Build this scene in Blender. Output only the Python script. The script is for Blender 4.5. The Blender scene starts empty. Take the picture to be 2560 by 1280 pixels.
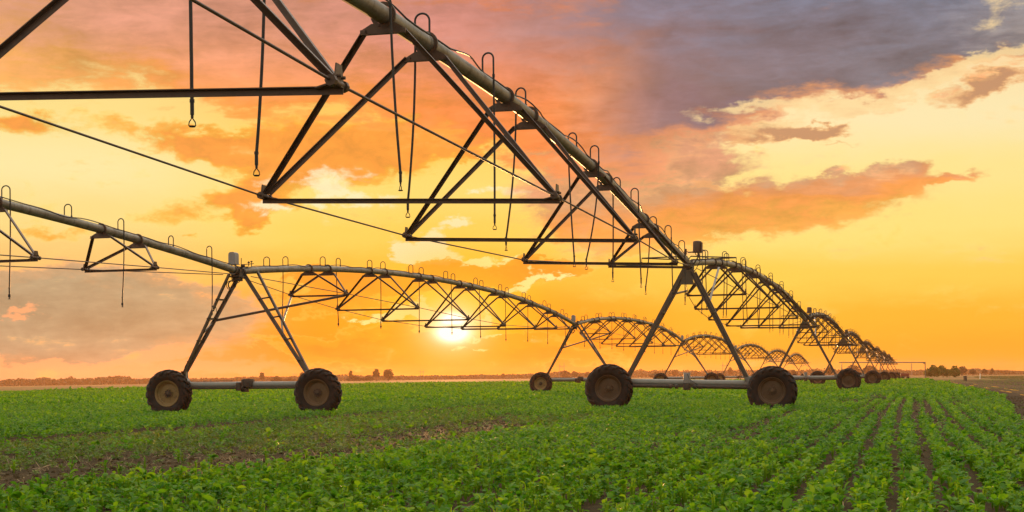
import bpy, bmesh, math, random
import numpy as np
from mathutils import Vector, Matrix, Quaternion
random.seed(7)
rng = np.random.default_rng(11)
SC = bpy.context.scene
COL = SC.collection

# ------------------------------------------------------------------ colours
def lin(c):
    return tuple(((x / 255) / 12.92 if x / 255 <= 0.04045 else ((x / 255 + 0.055) / 1.055) ** 2.4) for x in c)
def L4(c, k=1.0):
    a = lin(c)
    return (a[0] * k, a[1] * k, a[2] * k, 1)

# ------------------------------------------------------------------ camera
F = 3800.0            # focal length in pixels of the 2560-wide photograph
CAM_H = 1.08
HOR = 944.0
cam_d = bpy.data.cameras.new('camera')
cam = bpy.data.objects.new('camera', cam_d)
COL.objects.link(cam)
SC.camera = cam
cam_d.sensor_width = 36
cam_d.lens = F / 2560 * 36
cam_d.shift_y = (HOR - 640) / 2560
cam_d.clip_start = 0.1
cam_d.clip_end = 20000
ROLL = 0.0085
cam.location = (0, 0, CAM_H)
cam.matrix_world = Matrix.Translation((0, 0, CAM_H)) @ Matrix.Rotation(math.pi / 2, 4, 'X') @ Matrix.Rotation(-ROLL, 4, 'Z')

# ------------------------------------------------------------------ render settings
SC.view_settings.view_transform = 'Standard'
SC.view_settings.look = 'None'
SC.view_settings.exposure = 0
SC.view_settings.gamma = 1
SC.view_settings.use_curve_mapping = False
SC.render.engine = 'CYCLES'
SC.cycles.use_denoising = True
SC.cycles.max_bounces = 6
SC.cycles.transparent_max_bounces = 8
SC.cycles.volume_bounces = 0

# sun: azimuth from +Y towards +X, elevation
SUN_AZ = math.atan2(1133 - 1280, F)
SUN_EL = math.atan((HOR + 1.2 - 822) / F)
sun_dir = Vector((math.sin(SUN_AZ) * math.cos(SUN_EL), math.cos(SUN_AZ) * math.cos(SUN_EL), math.sin(SUN_EL)))
sl = bpy.data.lights.new('sun', 'SUN')
sl.energy = 4.5
sl.angle = math.radians(0.5)
sl.color = (1.0, 0.48, 0.17)
so = bpy.data.objects.new('sun', sl)
COL.objects.link(so)
so.rotation_euler = (-sun_dir).to_track_quat('-Z', 'Y').to_euler()
so.location = (0, -5, 30)

# ------------------------------------------------------------------ sky
world = bpy.data.worlds.new('World')
SC.world = world
world.use_nodes = True
NT = world.node_tree
NT.nodes.clear()

class NB:
    """small helper that adds nodes to one tree and wires values or sockets"""
    def __init__(s, nt): s.nt = nt
    def put(s, sock, v):
        if hasattr(v, 'links'): s.nt.links.new(v, sock)
        elif v is not None:
            if sock.type == 'RGBA' and len(v) == 3: v = (*v, 1)
            sock.default_value = v
    def m(s, op, a, b=None, c=None, clamp=False):
        n = s.nt.nodes.new('ShaderNodeMath'); n.operation = op; n.use_clamp = clamp
        s.put(n.inputs[0], a)
        if b is not None: s.put(n.inputs[1], b)
        if c is not None: s.put(n.inputs[2], c)
        return n.outputs[0]
    def vm(s, op, a, b=None, scale=None):
        n = s.nt.nodes.new('ShaderNodeVectorMath'); n.operation = op
        s.put(n.inputs[0], a)
        if b is not None: s.put(n.inputs[1], b)
        if scale is not None: s.put(n.inputs['Scale'], scale)
        return n.outputs[1] if op in ('LENGTH', 'DOT_PRODUCT', 'DISTANCE') else n.outputs[0]
    def xyz(s, x, y, z=0.0):
        n = s.nt.nodes.new('ShaderNodeCombineXYZ')
        for i, v in enumerate((x, y, z)): s.put(n.inputs[i], v)
        return n.outputs[0]
    def sep(s, v):
        n = s.nt.nodes.new('ShaderNodeSeparateXYZ'); s.put(n.inputs[0], v)
        return n.outputs
    def noise(s, vec, scale, detail=5, rough=0.55, dist=0.0, lac=2.0):
        n = s.nt.nodes.new('ShaderNodeTexNoise'); n.noise_dimensions = '3D'
        s.put(n.inputs['Vector'], vec); s.put(n.inputs['Scale'], scale)
        n.inputs['Detail'].default_value = detail; n.inputs['Roughness'].default_value = rough
        n.inputs['Distortion'].default_value = dist; n.inputs['Lacunarity'].default_value = lac
        return n.outputs['Fac'], n.outputs['Color']
    def mapr(s, v, a, b, c=0.0, d=1.0, t='SMOOTHSTEP'):
        n = s.nt.nodes.new('ShaderNodeMapRange'); n.interpolation_type = t
        s.put(n.inputs[0], v)
        for i, x in zip((1, 2, 3, 4), (a, b, c, d)): s.put(n.inputs[i], x)
        return n.outputs[0]
    def ramp(s, v, stops, mode='EASE'):
        n = s.nt.nodes.new('ShaderNodeValToRGB'); cr = n.color_ramp; cr.interpolation = mode
        while len(cr.elements) < len(stops): cr.elements.new(0.5)
        for e, (p, c) in zip(cr.elements, stops):
            e.position = p; e.color = c if len(c) == 4 else (*c, 1)
        s.put(n.inputs[0], v)
        return n.outputs[0]
    def mix(s, f, a, b, mode='MIX'):
        n = s.nt.nodes.new('ShaderNodeMix'); n.data_type = 'RGBA'; n.blend_type = mode; n.clamp_factor = True
        s.put(n.inputs[0], f); s.put(n.inputs[6], a); s.put(n.inputs[7], b)
        return n.outputs[2]
    def blob(s, vec, x, y, rx, ry, rot=0.0):
        n = s.nt.nodes.new('ShaderNodeMapping'); n.vector_type = 'TEXTURE'
        s.put(n.inputs[0], vec)
        n.inputs[1].default_value = (x, y, 0); n.inputs[2].default_value = (0, 0, math.radians(rot)); n.inputs[3].default_value = (rx, ry, 1)
        g = s.nt.nodes.new('ShaderNodeTexGradient'); g.gradient_type = 'SPHERICAL'
        s.nt.links.new(n.outputs[0], g.inputs[0])
        return g.outputs['Fac']
    def add(s, *vals):
        r = vals[0]
        for v in vals[1:]: r = s.m('ADD', r, v)
        return r

def build_sky():
    W = NB(NT)
    tc = NT.nodes.new('ShaderNodeTexCoord')
    x, y, z = W.sep(tc.outputs['Generated'])
    az = W.m('ARCTAN2', x, y)
    el = W.m('ARCSINE', W.m('MINIMUM', W.m('MAXIMUM', z, -1.0), 1.0))
    U = W.m('MULTIPLY', az, F / 1000)          # angles, 1 unit = 1000/3800 rad
    V = W.m('MULTIPLY', el, F / 1000)
    P = W.xyz(U, V)
    def A(px, py):                                # a direction given by where the photograph shows it
        u = math.atan((px - 1280) / F); hor = HOR - (px - 1280) * ROLL
        return u * F / 1000, math.atan((hor - py) / F * math.cos(u)) * F / 1000
    # domain warp for cloud outlines
    Ps = W.xyz(W.m('MULTIPLY', U, 1.0), W.m('MULTIPLY', V, 2.2))
    _, wc1 = W.noise(Ps, 2.6, 5, 0.6)
    _, wc2 = W.noise(Ps, 11.0, 5, 0.62)
    w1 = W.vm('SUBTRACT', wc1, (0.5, 0.5, 0.5)); w2 = W.vm('SUBTRACT', wc2, (0.5, 0.5, 0.5))
    big = W.vm('MULTIPLY', w1, (0.42, 0.20, 0)); sml = W.vm('MULTIPLY', w2, (0.14, 0.09, 0))
    Pw = W.vm('ADD', W.vm('ADD', P, big), sml)                 # strongly warped
    Pl = W.vm('ADD', W.vm('ADD', P, W.vm('SCALE', big, scale=0.45)), sml)   # lightly warped
    # textures inside the clouds
    f1, _ = W.noise(W.xyz(U, W.m('MULTIPLY', V, 2.6), 3.1), 4.2, 7, 0.60, 0.3)
    f2, _ = W.noise(W.xyz(U, W.m('MULTIPLY', V, 1.6), 9.7), 14.0, 6, 0.62, 0.4)
    rot = NT.nodes.new('ShaderNodeMapping'); NT.links.new(P, rot.inputs[0])
    rot.inputs[2].default_value = (0, 0, math.radians(-14)); rot.inputs[3].default_value = (0.8, 3.6, 1)
    f3, _ = W.noise(rot.outputs[0], 3.0, 7, 0.58, 0.5)         # long streaks rising to the right
    f4, _ = W.noise(rot.outputs[0], 10.0, 6, 0.62, 0.8)
    c1 = W.m('MULTIPLY', W.m('SUBTRACT', f1, 0.5), 2.0); c2 = W.m('MULTIPLY', W.m('SUBTRACT', f2, 0.5), 2.0)
    c3 = W.add(W.m('MULTIPLY', W.m('SUBTRACT', f3, 0.5), 1.5), W.m('MULTIPLY', W.m('SUBTRACT', f4, 0.5), .8))

    Vn = W.add(V, W.m('MULTIPLY', c1, 0.03), W.m('MULTIPLY', c3, 0.03))
    left = W.ramp(Vn, [(0.0, L4((252, 162, 118))), (.055, L4((252, 168, 112))), (.15, L4((250, 180, 108))), (.28, L4((252, 200, 118))), (.40, L4((255, 224, 140))), (.52, L4((255, 236, 168))), (.66, L4((255, 226, 140))), (.82, L4((250, 190, 120)))])
    mid = W.ramp(Vn, [(0.0, L4((255, 136, 46))), (.06, L4((255, 132, 18))), (.16, L4((255, 150, 26))), (.27, L4((255, 190, 66))), (.36, L4((255, 216, 100))), (.46, L4((255, 226, 122))), (.60, L4((255, 208, 92))), (.80, L4((250, 180, 110)))])
    right = W.ramp(Vn, [(0.0, L4((255, 156, 66))), (.05, L4((255, 168, 40))), (.14, L4((255, 182, 50))), (.24, L4((255, 208, 84))), (.36, L4((255, 228, 128))), (.48, L4((255, 232, 146))), (.62, L4((255, 236, 180))), (.80, L4((255, 216, 160)))])
    col = W.mix(W.mapr(U, -1.02, -0.45), left, mid)
    col = W.mix(W.mapr(U, 0.05, 0.62), col, right)

    # glow round the sun: circular plus a wide warm veil
    su, sv = A(1133, 806)
    su2, sv2 = A(1133, 832)
    def rad(px, py, sx=1.0, sy=1.0):
        u, v = A(px, py)
        d = W.vm('MULTIPLY', W.vm('SUBTRACT', P, (u, v, 0)), (sx, sy, 0))
        return W.vm('LENGTH', d)
    r = rad(1133, 790, 1.0, 1.15)
    glow_y = W.m('POWER', 2.718, W.m('MULTIPLY', W.m('MULTIPLY', r, r), -1 / (0.15 ** 2)))
    glow_w = W.m('POWER', 2.718, W.m('MULTIPLY', r, -1 / 0.24))

    def tex(c, a1, a2, a3=0):
        k = W.add(1.0, W.m('MULTIPLY', c1, a1), W.m('MULTIPLY', c2, a2), W.m('MULTIPLY', c3, a3))
        return W.vm('SCALE', c, scale=k)
    # ---------------- soft yellow-orange clouds in the middle left
    B = lambda px, py, rx, ry, rot=0, w=1.0, vec=None: W.m('MULTIPLY', W.blob(vec if vec is not None else Pw, *A(px, py), rx / 1000, ry / 1000, rot), w)
    d = W.add(B(560, 508, 260, 60, 8, 1.1), B(690, 470, 200, 95, 25, .9), B(900, 405, 250, 75, 0, 1.3), B(880, 335, 470, 75, 6, 1.3), B(480, 335, 330, 50, -4, 1.3), B(760, 400, 330, 110, 10, .7),
              B(40, 318, 190, 60, 0, 1.3), B(1130, 330, 240, 55, 8, 1.2), B(610, 560, 75, 40, 28, 1.5, Pl), B(470, 590, 50, 16, 0, 1.0, Pl), B(1200, 300, 330, 90, 0, 1.2), B(150, 565, 200, 30, -8, .8))
    fld = W.add(d, W.m('MULTIPLY', c1, 1.0), W.m('MULTIPLY', c2, 0.55))
    mk = W.mapr(fld, 0.10, 0.95)
    ccol = W.ramp(W.mapr(W.m('ADD', fld, W.m('MULTIPLY', c2, .5)), 0.2, 1.2, 0, 1, 'LINEAR'), [(0, L4((255, 232, 140))), (.22, L4((255, 208, 88))), (.5, L4((254, 172, 52))), (1, L4((246, 148, 54)))])
    ccol = tex(ccol, .35, .45)
    col = W.mix(W.m('MULTIPLY', mk, 0.92), col, ccol)
    # bright cream puffs between them
    d = W.add(B(900, 485, 260, 40, -4, 1.0), B(830, 440, 300, 35, 6, .8), B(1130, 575, 80, 26, 8, 1.4, Pl), B(1055, 626, 110, 42, -4, 2.6, Pl), B(1090, 662, 90, 20, 4, 1.6, Pl), B(1010, 655, 60, 18, 0, 1.4, Pl), B(1300, 490, 160, 30, 0, .9), B(700, 520, 200, 26, 0, .8), B(1210, 470, 60, 20, 0, 1.0, Pl))
    fld = W.add(d, W.m('MULTIPLY', c1, 0.7), W.m('MULTIPLY', c2, 1.1))
    col = W.mix(W.m('MULTIPLY', W.m('MULTIPLY', W.mapr(fld, 0.40, 1.0), W.mapr(d, .02, .35)), 0.85), col, L4((255, 248, 205)))

    col = W.mix(W.m('MULTIPLY', glow_y, .9), col, L4((255, 224, 40), 1.08))
    # ---------------- clouds low around the sun
    d = W.add(B(1230, 688, 300, 48, 3, 1.9, Pl), B(1130, 668, 130, 30, 0, .9, Pl), B(880, 740, 330, 70, 0, 1.0), B(820, 700, 200, 40, 0, .6), B(1330, 830, 260, 22, 4, .7), B(1160, 885, 520, 60, 0, 1.7), B(900, 850, 330, 50, 0, 1.2), B(1060, 797, 110, 14, -12, 1.1, Pl))
    fld = W.add(d, W.m('MULTIPLY', c1, .5), W.m('MULTIPLY', c2, .75))
    mk = W.mapr(fld, 0.30, 0.60)
    ccol = W.ramp(W.mapr(fld, 0.3, 1.2, 0, 1, 'LINEAR'), [(0, L4((255, 244, 170))), (.10, L4((255, 206, 92))), (.3, L4((250, 150, 36))), (1, L4((236, 128, 30)))])
    ccol = tex(ccol, .3, .4)
    col = W.mix(W.m('MULTIPLY', mk, .9), col, ccol)
    # glowing rims above and below the low cloud
    d = W.add(B(1190, 652, 150, 20, 4, 1.2, Pl), B(1330, 712, 110, 18, 14, 1.1, Pl), B(1385, 685, 60, 20, -10, .9, Pl), B(1020, 778, 90, 26, 18, 1.9, Pl), B(1085, 800, 110, 26, -18, 1.9, Pl), B(1190, 795, 60, 16, 10, 1.2, Pl), B(1240, 838, 190, 12, 2, 1.0, Pl), B(1170, 870, 60, 10, 0, .9, Pl), B(940, 800, 160, 12, -8, .6, Pl))
    fld = W.add(d, W.m('MULTIPLY', c2, 1.5), W.m('MULTIPLY', c1, .5))
    col = W.mix(W.m('MULTIPLY', W.m('MULTIPLY', W.mapr(fld, 0.42, 0.80), W.mapr(d, .05, .3)), .95), col, L4((255, 246, 165), 1.05))

    # ---------------- grey-tan bank low on the left
    d = W.add(B(120, 790, 640, 140, -3, 1.7), B(60, 715, 300, 70, 0, 1.0), B(360, 800, 420, 95, 0, 1.2), B(-150, 850, 520, 80, 3, 1.5), B(440, 745, 260, 60, -8, .7))
    fld = W.add(d, W.m('MULTIPLY', c1, .75), W.m('MULTIPLY', c3, .6), W.m('MULTIPLY', c2, .25))
    mk = W.mapr(fld, 0.15, 0.95)
    ccol = W.ramp(W.mapr(fld, 0.25, 1.7, 0, 1, 'LINEAR'), [(0, L4((255, 184, 118))), (.22, L4((230, 170, 124))), (.5, L4((192, 158, 122))), (1, L4((166, 150, 122)))])
    ccol = tex(ccol, .35, .3, .55)
    col = W.mix(W.m('MULTIPLY', mk, .95), col, ccol)
    d = W.add(B(60, 775, 70, 18, 6, 1.4, Pl), B(170, 905, 620, 26, 2, 1.2, Pl), B(420, 880, 160, 26, 4, .9, Pl))
    fld = W.add(d, W.m('MULTIPLY', c2, .8), W.m('MULTIPLY', c1, .6))
    col = W.mix(W.m('MULTIPLY', W.m('MULTIPLY', W.mapr(fld, 0.3, 0.85), W.mapr(d, .0, .3)), .9), col, L4((255, 172, 122)))
    # pinkish bank along the left horizon
    d = W.add(B(250, 935, 800, 24, 1, 1.0, Pl), B(520, 915, 260, 30, 0, .5, Pl))
    col = W.mix(W.m('MULTIPLY', W.mapr(W.add(d, W.m('MULTIPLY', c3, .5)), 0.25, .9), .5), col, L4((226, 172, 124)))

    # ---------------- the wedge clouds on the right
    d = W.add(B(1950, 510, 560, 85, 5, 1.7, Pl), B(1600, 545, 300, 95, -8, 1.3, Pl), B(2150, 465, 250, 42, 6, 1.2, Pl), B(1650, 400, 300, 110, -16, 1.5), B(1830, 400, 190, 40, -6, 1.0, Pl), B(1440, 450, 300, 220, 0, 1.0), B(1700, 260, 330, 120, -4, 1.2), B(2330, 452, 160, 14, 8, .9, Pl), B(1620, 330, 330, 90, 0, 1.5), B(1490, 590, 270, 50, -6, .9))
    fld = W.add(d, W.m('MULTIPLY', c1, .75), W.m('MULTIPLY', c2, .5))
    mk = W.mapr(fld, 0.22, 0.95)
    # body brown-mauve above, orange glow below and towards the sun
    rel = W.m('SUBTRACT', V, W.m('ADD', .384, W.m('MULTIPLY', W.m('SUBTRACT', U, .22), .126)))
    body = W.ramp(W.mapr(W.add(rel, W.m('MULTIPLY', c1, .12), W.m('MULTIPLY', c2, .05)), -0.08, 0.32, 0, 1, 'LINEAR'), [(0, L4((255, 176, 78))), (.12, L4((252, 158, 78))), (.22, L4((226, 146, 94))), (.34, L4((194, 144, 110))), (.55, L4((214, 148, 116))), (.75, L4((196, 136, 114))), (1, L4((176, 122, 112)))])
    body = tex(body, .45, .4, .5)
    edge = W.mapr(fld, 0.30, 0.80)
    ccol = W.mix(edge, L4((255, 206, 130)), body)
    col = W.mix(W.m('MULTIPLY', mk, .96), col, ccol)
    # small dark cloud in the cream gap
    d = W.add(B(1960, 332, 180, 36, -2, 1.7, Pl), B(2050, 320, 110, 26, 12, 1.2, Pl), B(2480, 205, 200, 34, 8, 1.8, Pl), B(1790, 445, 150, 18, 0, .9, Pl), B(2100, 358, 60, 8, 0, .8, Pl))
    fld = W.add(d, W.m('MULTIPLY', c1, .6), W.m('MULTIPLY', c2, .55))
    ccol = W.ramp(W.mapr(fld, 0.3, 1.3, 0, 1, 'LINEAR'), [(0, L4((255, 218, 150))), (.35, L4((244, 176, 112))), (1, L4((196, 142, 104)))])
    col = W.mix(W.m('MULTIPLY', W.m('MULTIPLY', W.mapr(fld, 0.22, 1.15), W.mapr(d, .0, .25)), .95), col, ccol)

    # ---------------- the high deck
    d = W.add(B(250, 60, 760, 235, 0, 1.7), B(850, 90, 560, 240, -6, 1.9), B(1230, 170, 340, 230, -14, 1.6), B(1600, 130, 560, 260, -2, 2.1), B(2050, 70, 640, 210, 10, 2.1), B(2450, -10, 480, 180, 14, 2.0), B(2600, 60, 300, 110, 14, 1.5), B(1440, 330, 330, 190, -20, 1.2),
              W.mapr(V, 0.88, 1.12, 0, 1.4, 'LINEAR'))
    fld = W.add(d, W.m('MULTIPLY', c1, .75), W.m('MULTIPLY', c3, 1.1), W.m('MULTIPLY', c2, .32))
    mk = W.mapr(fld, 0.26, 0.85)
    tone = W.add(U, W.m('MULTIPLY', c3, .35), W.m('MULTIPLY', c1, .2))
    low = W.ramp(W.mapr(tone, -1.3, 1.3, 0, 1, 'LINEAR'), [(0, L4((255, 180, 92))), (.28, L4((255, 152, 64))), (.5, L4((255, 138, 72))), (.62, L4((234, 148, 100))), (.78, L4((240, 160, 108))), (1, L4((255, 176, 112)))])
    high = W.ramp(W.mapr(tone, -1.3, 1.3, 0, 1, 'LINEAR'), [(0, L4((220, 154, 122))), (.25, L4((216, 146, 122))), (.44, L4((208, 136, 126))), (.54, L4((178, 126, 122))), (.64, L4((134, 106, 114))), (.76, L4((114, 102, 114))), (.9, L4((116, 112, 124))), (1, L4((150, 140, 136)))])
    deep = W.mapr(W.m('ADD', fld, W.m('MULTIPLY', c3, .5)), 0.45, 1.5)
    dv = W.mapr(W.add(V, W.m('MULTIPLY', c3, .06), W.m('MULTIPLY', c1, .05)), .60, .90)
    deep = W.m('MULTIPLY', deep, W.m('MAXIMUM', dv, W.mapr(U, .08, .42)))
    ccol = W.mix(W.mapr(fld, .2, .6), L4((255, 216, 130)), low)
    ccol = W.mix(deep, ccol, high)
    # the deck turns to cool grey-blue towards the top
    cool = W.m('MULTIPLY', W.mapr(W.m('ADD', V, W.m('MULTIPLY', c3, .12)), 0.74, 0.98), W.mapr(U, -0.1, 0.5))
    ccol = W.mix(W.m('MULTIPLY', cool, .85), ccol, L4((112, 124, 150)))
    ccol = tex(ccol, .5, .25, .7)
    col = W.mix(W.m('MULTIPLY', mk, .97), col, ccol)
    # lit peach streaks under the deck on the right
    d = W.add(B(2200, 235, 520, 26, 14, 1.1, Pl), B(2420, 165, 300, 30, 14, 1.0, Pl), B(1930, 262, 300, 26, 0, 1.3, Pl), B(2520, 30, 120, 60, 30, .8, Pl), B(2060, 400, 260, 24, 4, .6, Pl))
    fld = W.add(d, W.m('MULTIPLY', c3, 1.0), W.m('MULTIPLY', c2, .8))
    col = W.mix(W.m('MULTIPLY', W.m('MULTIPLY', W.mapr(fld, .3, 1.05), W.mapr(d, .0, .35)), .8), col, L4((255, 222, 160)))

    # ---------------- sun glow over the clouds
    col = W.mix(W.m('MULTIPLY', glow_y, .5), col, L4((255, 214, 18), 1.1))
    col = W.mix(W.m('MULTIPLY', glow_w, .6), col, L4((255, 150, 20)))
    def core(px, py, sx, sy, wd, k):
        rr = rad(px, py, sx, sy)
        return W.m('MULTIPLY', W.m('POWER', 2.718, W.m('MULTIPLY', W.m('MULTIPLY', rr, rr), -1 / (wd * wd))), k)
    band = W.m('SUBTRACT', 1.0, W.m('MULTIPLY', core(1133, 815, .25, 1.0, .008, 1.0), .75))   # a thin bar of cloud across the disc
    disc = W.m('MULTIPLY', W.add(core(1133, 831, .8, 1.35, .027, 1.8), core(1133, 800, .8, 1.3, .020, 1.3), core(1133, 818, .8, 1.0, .060, .35)), band)
    col = W.mix(W.m('MINIMUM', disc, 1.0), col, (1.6, 1.5, 1.1))

    # ---------------- unseen sky: pale warm overhead and behind, overhead brightened to light the field
    up = W.mapr(el, math.radians(14.5), math.radians(40))
    hid = W.mix(W.mapr(W.m('ADD', f1, W.m('MULTIPLY', c2, .4)), .35, .7), (0.82, 0.78, 0.70), (1.0, 0.90, 0.70))
    col = W.mix(up, col, W.vm('SCALE', hid, scale=SKY_TOP))
    back = W.m('MULTIPLY', W.mapr(W.m('ABSOLUTE', az), math.radians(30), math.radians(100)), W.mapr(el, math.radians(-2), math.radians(6)))
    col = W.mix(back, col, W.vm('SCALE', hid, scale=SKY_BACK))
    below = W.mapr(z, -0.02, -0.10)
    col = W.mix(below, col, (0.10, 0.08, 0.05))

    sky = NT.nodes.new('ShaderNodeTexSky'); sky.sky_type = 'NISHITA'; sky.sun_disc = False
    sky.sun_elevation = SUN_EL; sky.sun_rotation = SUN_AZ
    bg1 = NT.nodes.new('ShaderNodeBackground'); NT.links.new(sky.outputs[0], bg1.inputs[0]); bg1.inputs[1].default_value = 0.008
    bg2 = NT.nodes.new('ShaderNodeBackground'); NT.links.new(col, bg2.inputs[0]); bg2.inputs[1].default_value = 0.94
    ad = NT.nodes.new('ShaderNodeAddShader'); out = NT.nodes.new('ShaderNodeOutputWorld')
    NT.links.new(bg1.outputs[0], ad.inputs[0]); NT.links.new(bg2.outputs[0], ad.inputs[1]); NT.links.new(ad.outputs[0], out.inputs[0])
    world.cycles.sampling_method = 'MANUAL'; world.cycles.sample_map_resolution = 512

SKY_TOP = 2.7
SKY_BACK = 0.9
build_sky()

# ================================================================== mesh helpers
class MB:
    """collects shapes for ONE mesh object"""
    def __init__(s): s.v = []; s.f = []
    def _ring(s, c, a, b, r, n, ph=0.0):
        i0 = len(s.v)
        for k in range(n):
            t = 2 * math.pi * k / n + ph
            s.v.append(tuple(c + a * (r * math.cos(t)) + b * (r * math.sin(t))))
        return i0
    def tube(s, pts, r, n=8, caps=True, radii=None):
        pts = [Vector(p) for p in pts]
        tan = []
        for i in range(len(pts)):
            d = pts[min(i + 1, len(pts) - 1)] - pts[max(i - 1, 0)]
            tan.append(d.normalized() if d.length > 1e-9 else Vector((0, 0, 1)))
        up = Vector((0, 0, 1)) if abs(tan[0].z) < 0.9 else Vector((1, 0, 0))
        a = tan[0].cross(up).normalized()
        rings = []
        for i, p in enumerate(pts):
            a = (a - tan[i] * a.dot(tan[i]))
            a = a.normalized() if a.length > 1e-6 else tan[i].orthogonal().normalized()
            b = tan[i].cross(a)
            rings.append(s._ring(p, a, b, radii[i] if radii else r, n))
        for i in range(len(rings) - 1):
            for k in range(n):
                k2 = (k + 1) % n
                s.f.append((rings[i] + k, rings[i] + k2, rings[i + 1] + k2, rings[i + 1] + k))
        if caps:
            s.f.append(tuple(rings[0] + k for k in reversed(range(n))))
            s.f.append(tuple(rings[-1] + k for k in range(n)))
        return s
    def prism(s, poly, p0, p1, upv=(0, 0, 1)):
        """extrudes a 2-D outline (list of (a,b)) from p0 to p1"""
        p0, p1 = Vector(p0), Vector(p1); t = (p1 - p0).normalized(); u = Vector(upv)
        if abs(t.dot(u)) > 0.98: u = Vector((1, 0, 0))
        a = t.cross(u).normalized(); b = a.cross(t)
        i0 = len(s.v); n = len(poly)
        for p in (p0, p1):
            for q in poly: s.v.append(tuple(p + a * q[0] + b * q[1]))
        for k in range(n):
            k2 = (k + 1) % n
            s.f.append((i0 + k, i0 + k2, i0 + n + k2, i0 + n + k))
        s.f.append(tuple(i0 + k for k in reversed(range(n))))
        s.f.append(tuple(i0 + n + k for k in range(n)))
        return s
    def angle(s, p0, p1, w=0.075, th=0.008, upv=(0, 0, 1), flip=1):
        """an angle iron"""
        f = flip; P = [(0, 0), (w * f, 0), (w * f, -th), (th * f, -th), (th * f, -w), (0, -w)]
        if f > 0: P = P[::-1]
        return s.prism([(x - w * .5 * f, y + w * .35) for x, y in P], p0, p1, upv)
    def box(s, c, d, rot=None, bev=0.0):
        c = Vector(c); hx, hy, hz = d[0] / 2, d[1] / 2, d[2] / 2
        bm = bmesh.new(); bmesh.ops.create_cube(bm, size=1)
        for v in bm.verts: v.co = Vector((v.co.x * d[0], v.co.y * d[1], v.co.z * d[2]))
        if bev: bmesh.ops.bevel(bm, geom=list(bm.edges), offset=bev, segments=2, affect='EDGES', profile=.6)
        i0 = len(s.v); R = rot.to_matrix() if rot is not None else Matrix.Identity(3)
        bm.verts.index_update()
        for v in bm.verts: s.v.append(tuple(R @ v.co + c))
        for f in bm.faces: s.f.append(tuple(i0 + v.index for v in f.verts))
        bm.free(); return s
    def lathe(s, prof, n=32, axis='Y', c=(0, 0, 0), close=False):
        """prof: list of (along axis, radius)"""
        i0 = len(s.v); m = len(prof)
        for k in range(n):
            t = 2 * math.pi * k / n; ct, st = math.cos(t), math.sin(t)
            for y, r in prof:
                p = {'Y': (r * ct, y, r * st), 'Z': (r * ct, r * st, y), 'X': (y, r * ct, r * st)}[axis]
                s.v.append((p[0] + c[0], p[1] + c[1], p[2] + c[2]))
        for k in range(n):
            k2 = (k + 1) % n
            for j in range(m - 1 + (1 if close else 0)):
                j2 = (j + 1) % m
                s.f.append((i0 + k * m + j, i0 + k * m + j2, i0 + k2 * m + j2, i0 + k2 * m + j))
        return s
    def poly(s, pts, th_vec):
        """a flat plate with thickness"""
        i0 = len(s.v); n = len(pts); t = Vector(th_vec)
        for p in pts: s.v.append(tuple(Vector(p) - t / 2))
        for p in pts: s.v.append(tuple(Vector(p) + t / 2))
        s.f.append(tuple(i0 + k for k in reversed(range(n)))); s.f.append(tuple(i0 + n + k for k in range(n)))
        for k in range(n):
            k2 = (k + 1) % n
            s.f.append((i0 + k, i0 + k2, i0 + n + k2, i0 + n + k))
        return s
    def mesh(s, name, mat, smooth=True):
        me = bpy.data.meshes.new(name); me.from_pydata(s.v, [], s.f)
        bm = bmesh.new(); bm.from_mesh(me); bmesh.ops.recalc_face_normals(bm, faces=bm.faces); bm.to_mesh(me); bm.free()
        if mat: me.materials.append(mat)
        if smooth:
            me.polygons.foreach_set('use_smooth', [True] * len(me.polygons))
            try: me.set_sharp_from_angle(angle=math.radians(38))
            except Exception: pass
        return me
    def build(s, name, mat, parent=None, smooth=True):
        return link(name, s.mesh(name, mat, smooth), parent)

def link(name, me, parent=None):
    o = bpy.data.objects.new(name, me); COL.objects.link(o)
    if parent is not None: o.parent = parent
    return o
def tag(o, label=None, cat=None, group=None, kind=None):
    for k, v in (('label', label), ('category', cat), ('group', group), ('kind', kind)):
        if v: o[k] = v
    return o
def thing(name, label, cat, loc=(0, 0, 0), rz=0.0, group=None):
    o = bpy.data.objects.new(name, None); COL.objects.link(o); o.empty_display_size = .3
    o.location = loc; o.rotation_euler = (0, 0, rz)
    return tag(o, label, cat, group)
def copy_tree(o, parent=None, keep=lambda n: True):
    c = o.copy(); COL.objects.link(c)
    if parent is not None:
        c.parent = parent; c.matrix_parent_inverse = o.matrix_parent_inverse.copy()
    for ch in o.children:
        if keep(ch.name.split('.')[0]): copy_tree(ch, c, keep)
    return c

# ================================================================== materials
def material(name):
    m = bpy.data.materials.new(name); m.use_nodes = True
    nt = m.node_tree; b = nt.nodes['Principled BSDF']
    return m, NB(nt), b, nt
def objco(W):
    return W.nt.nodes.new('ShaderNodeTexCoord').outputs['Object']
def bump(W, b, h, dist, strength=1.0):
    n = W.nt.nodes.new('ShaderNodeBump'); n.inputs['Strength'].default_value = strength; n.inputs['Distance'].default_value = dist
    W.put(n.inputs['Height'], h); W.nt.links.new(n.outputs[0], b.inputs['Normal'])

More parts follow.
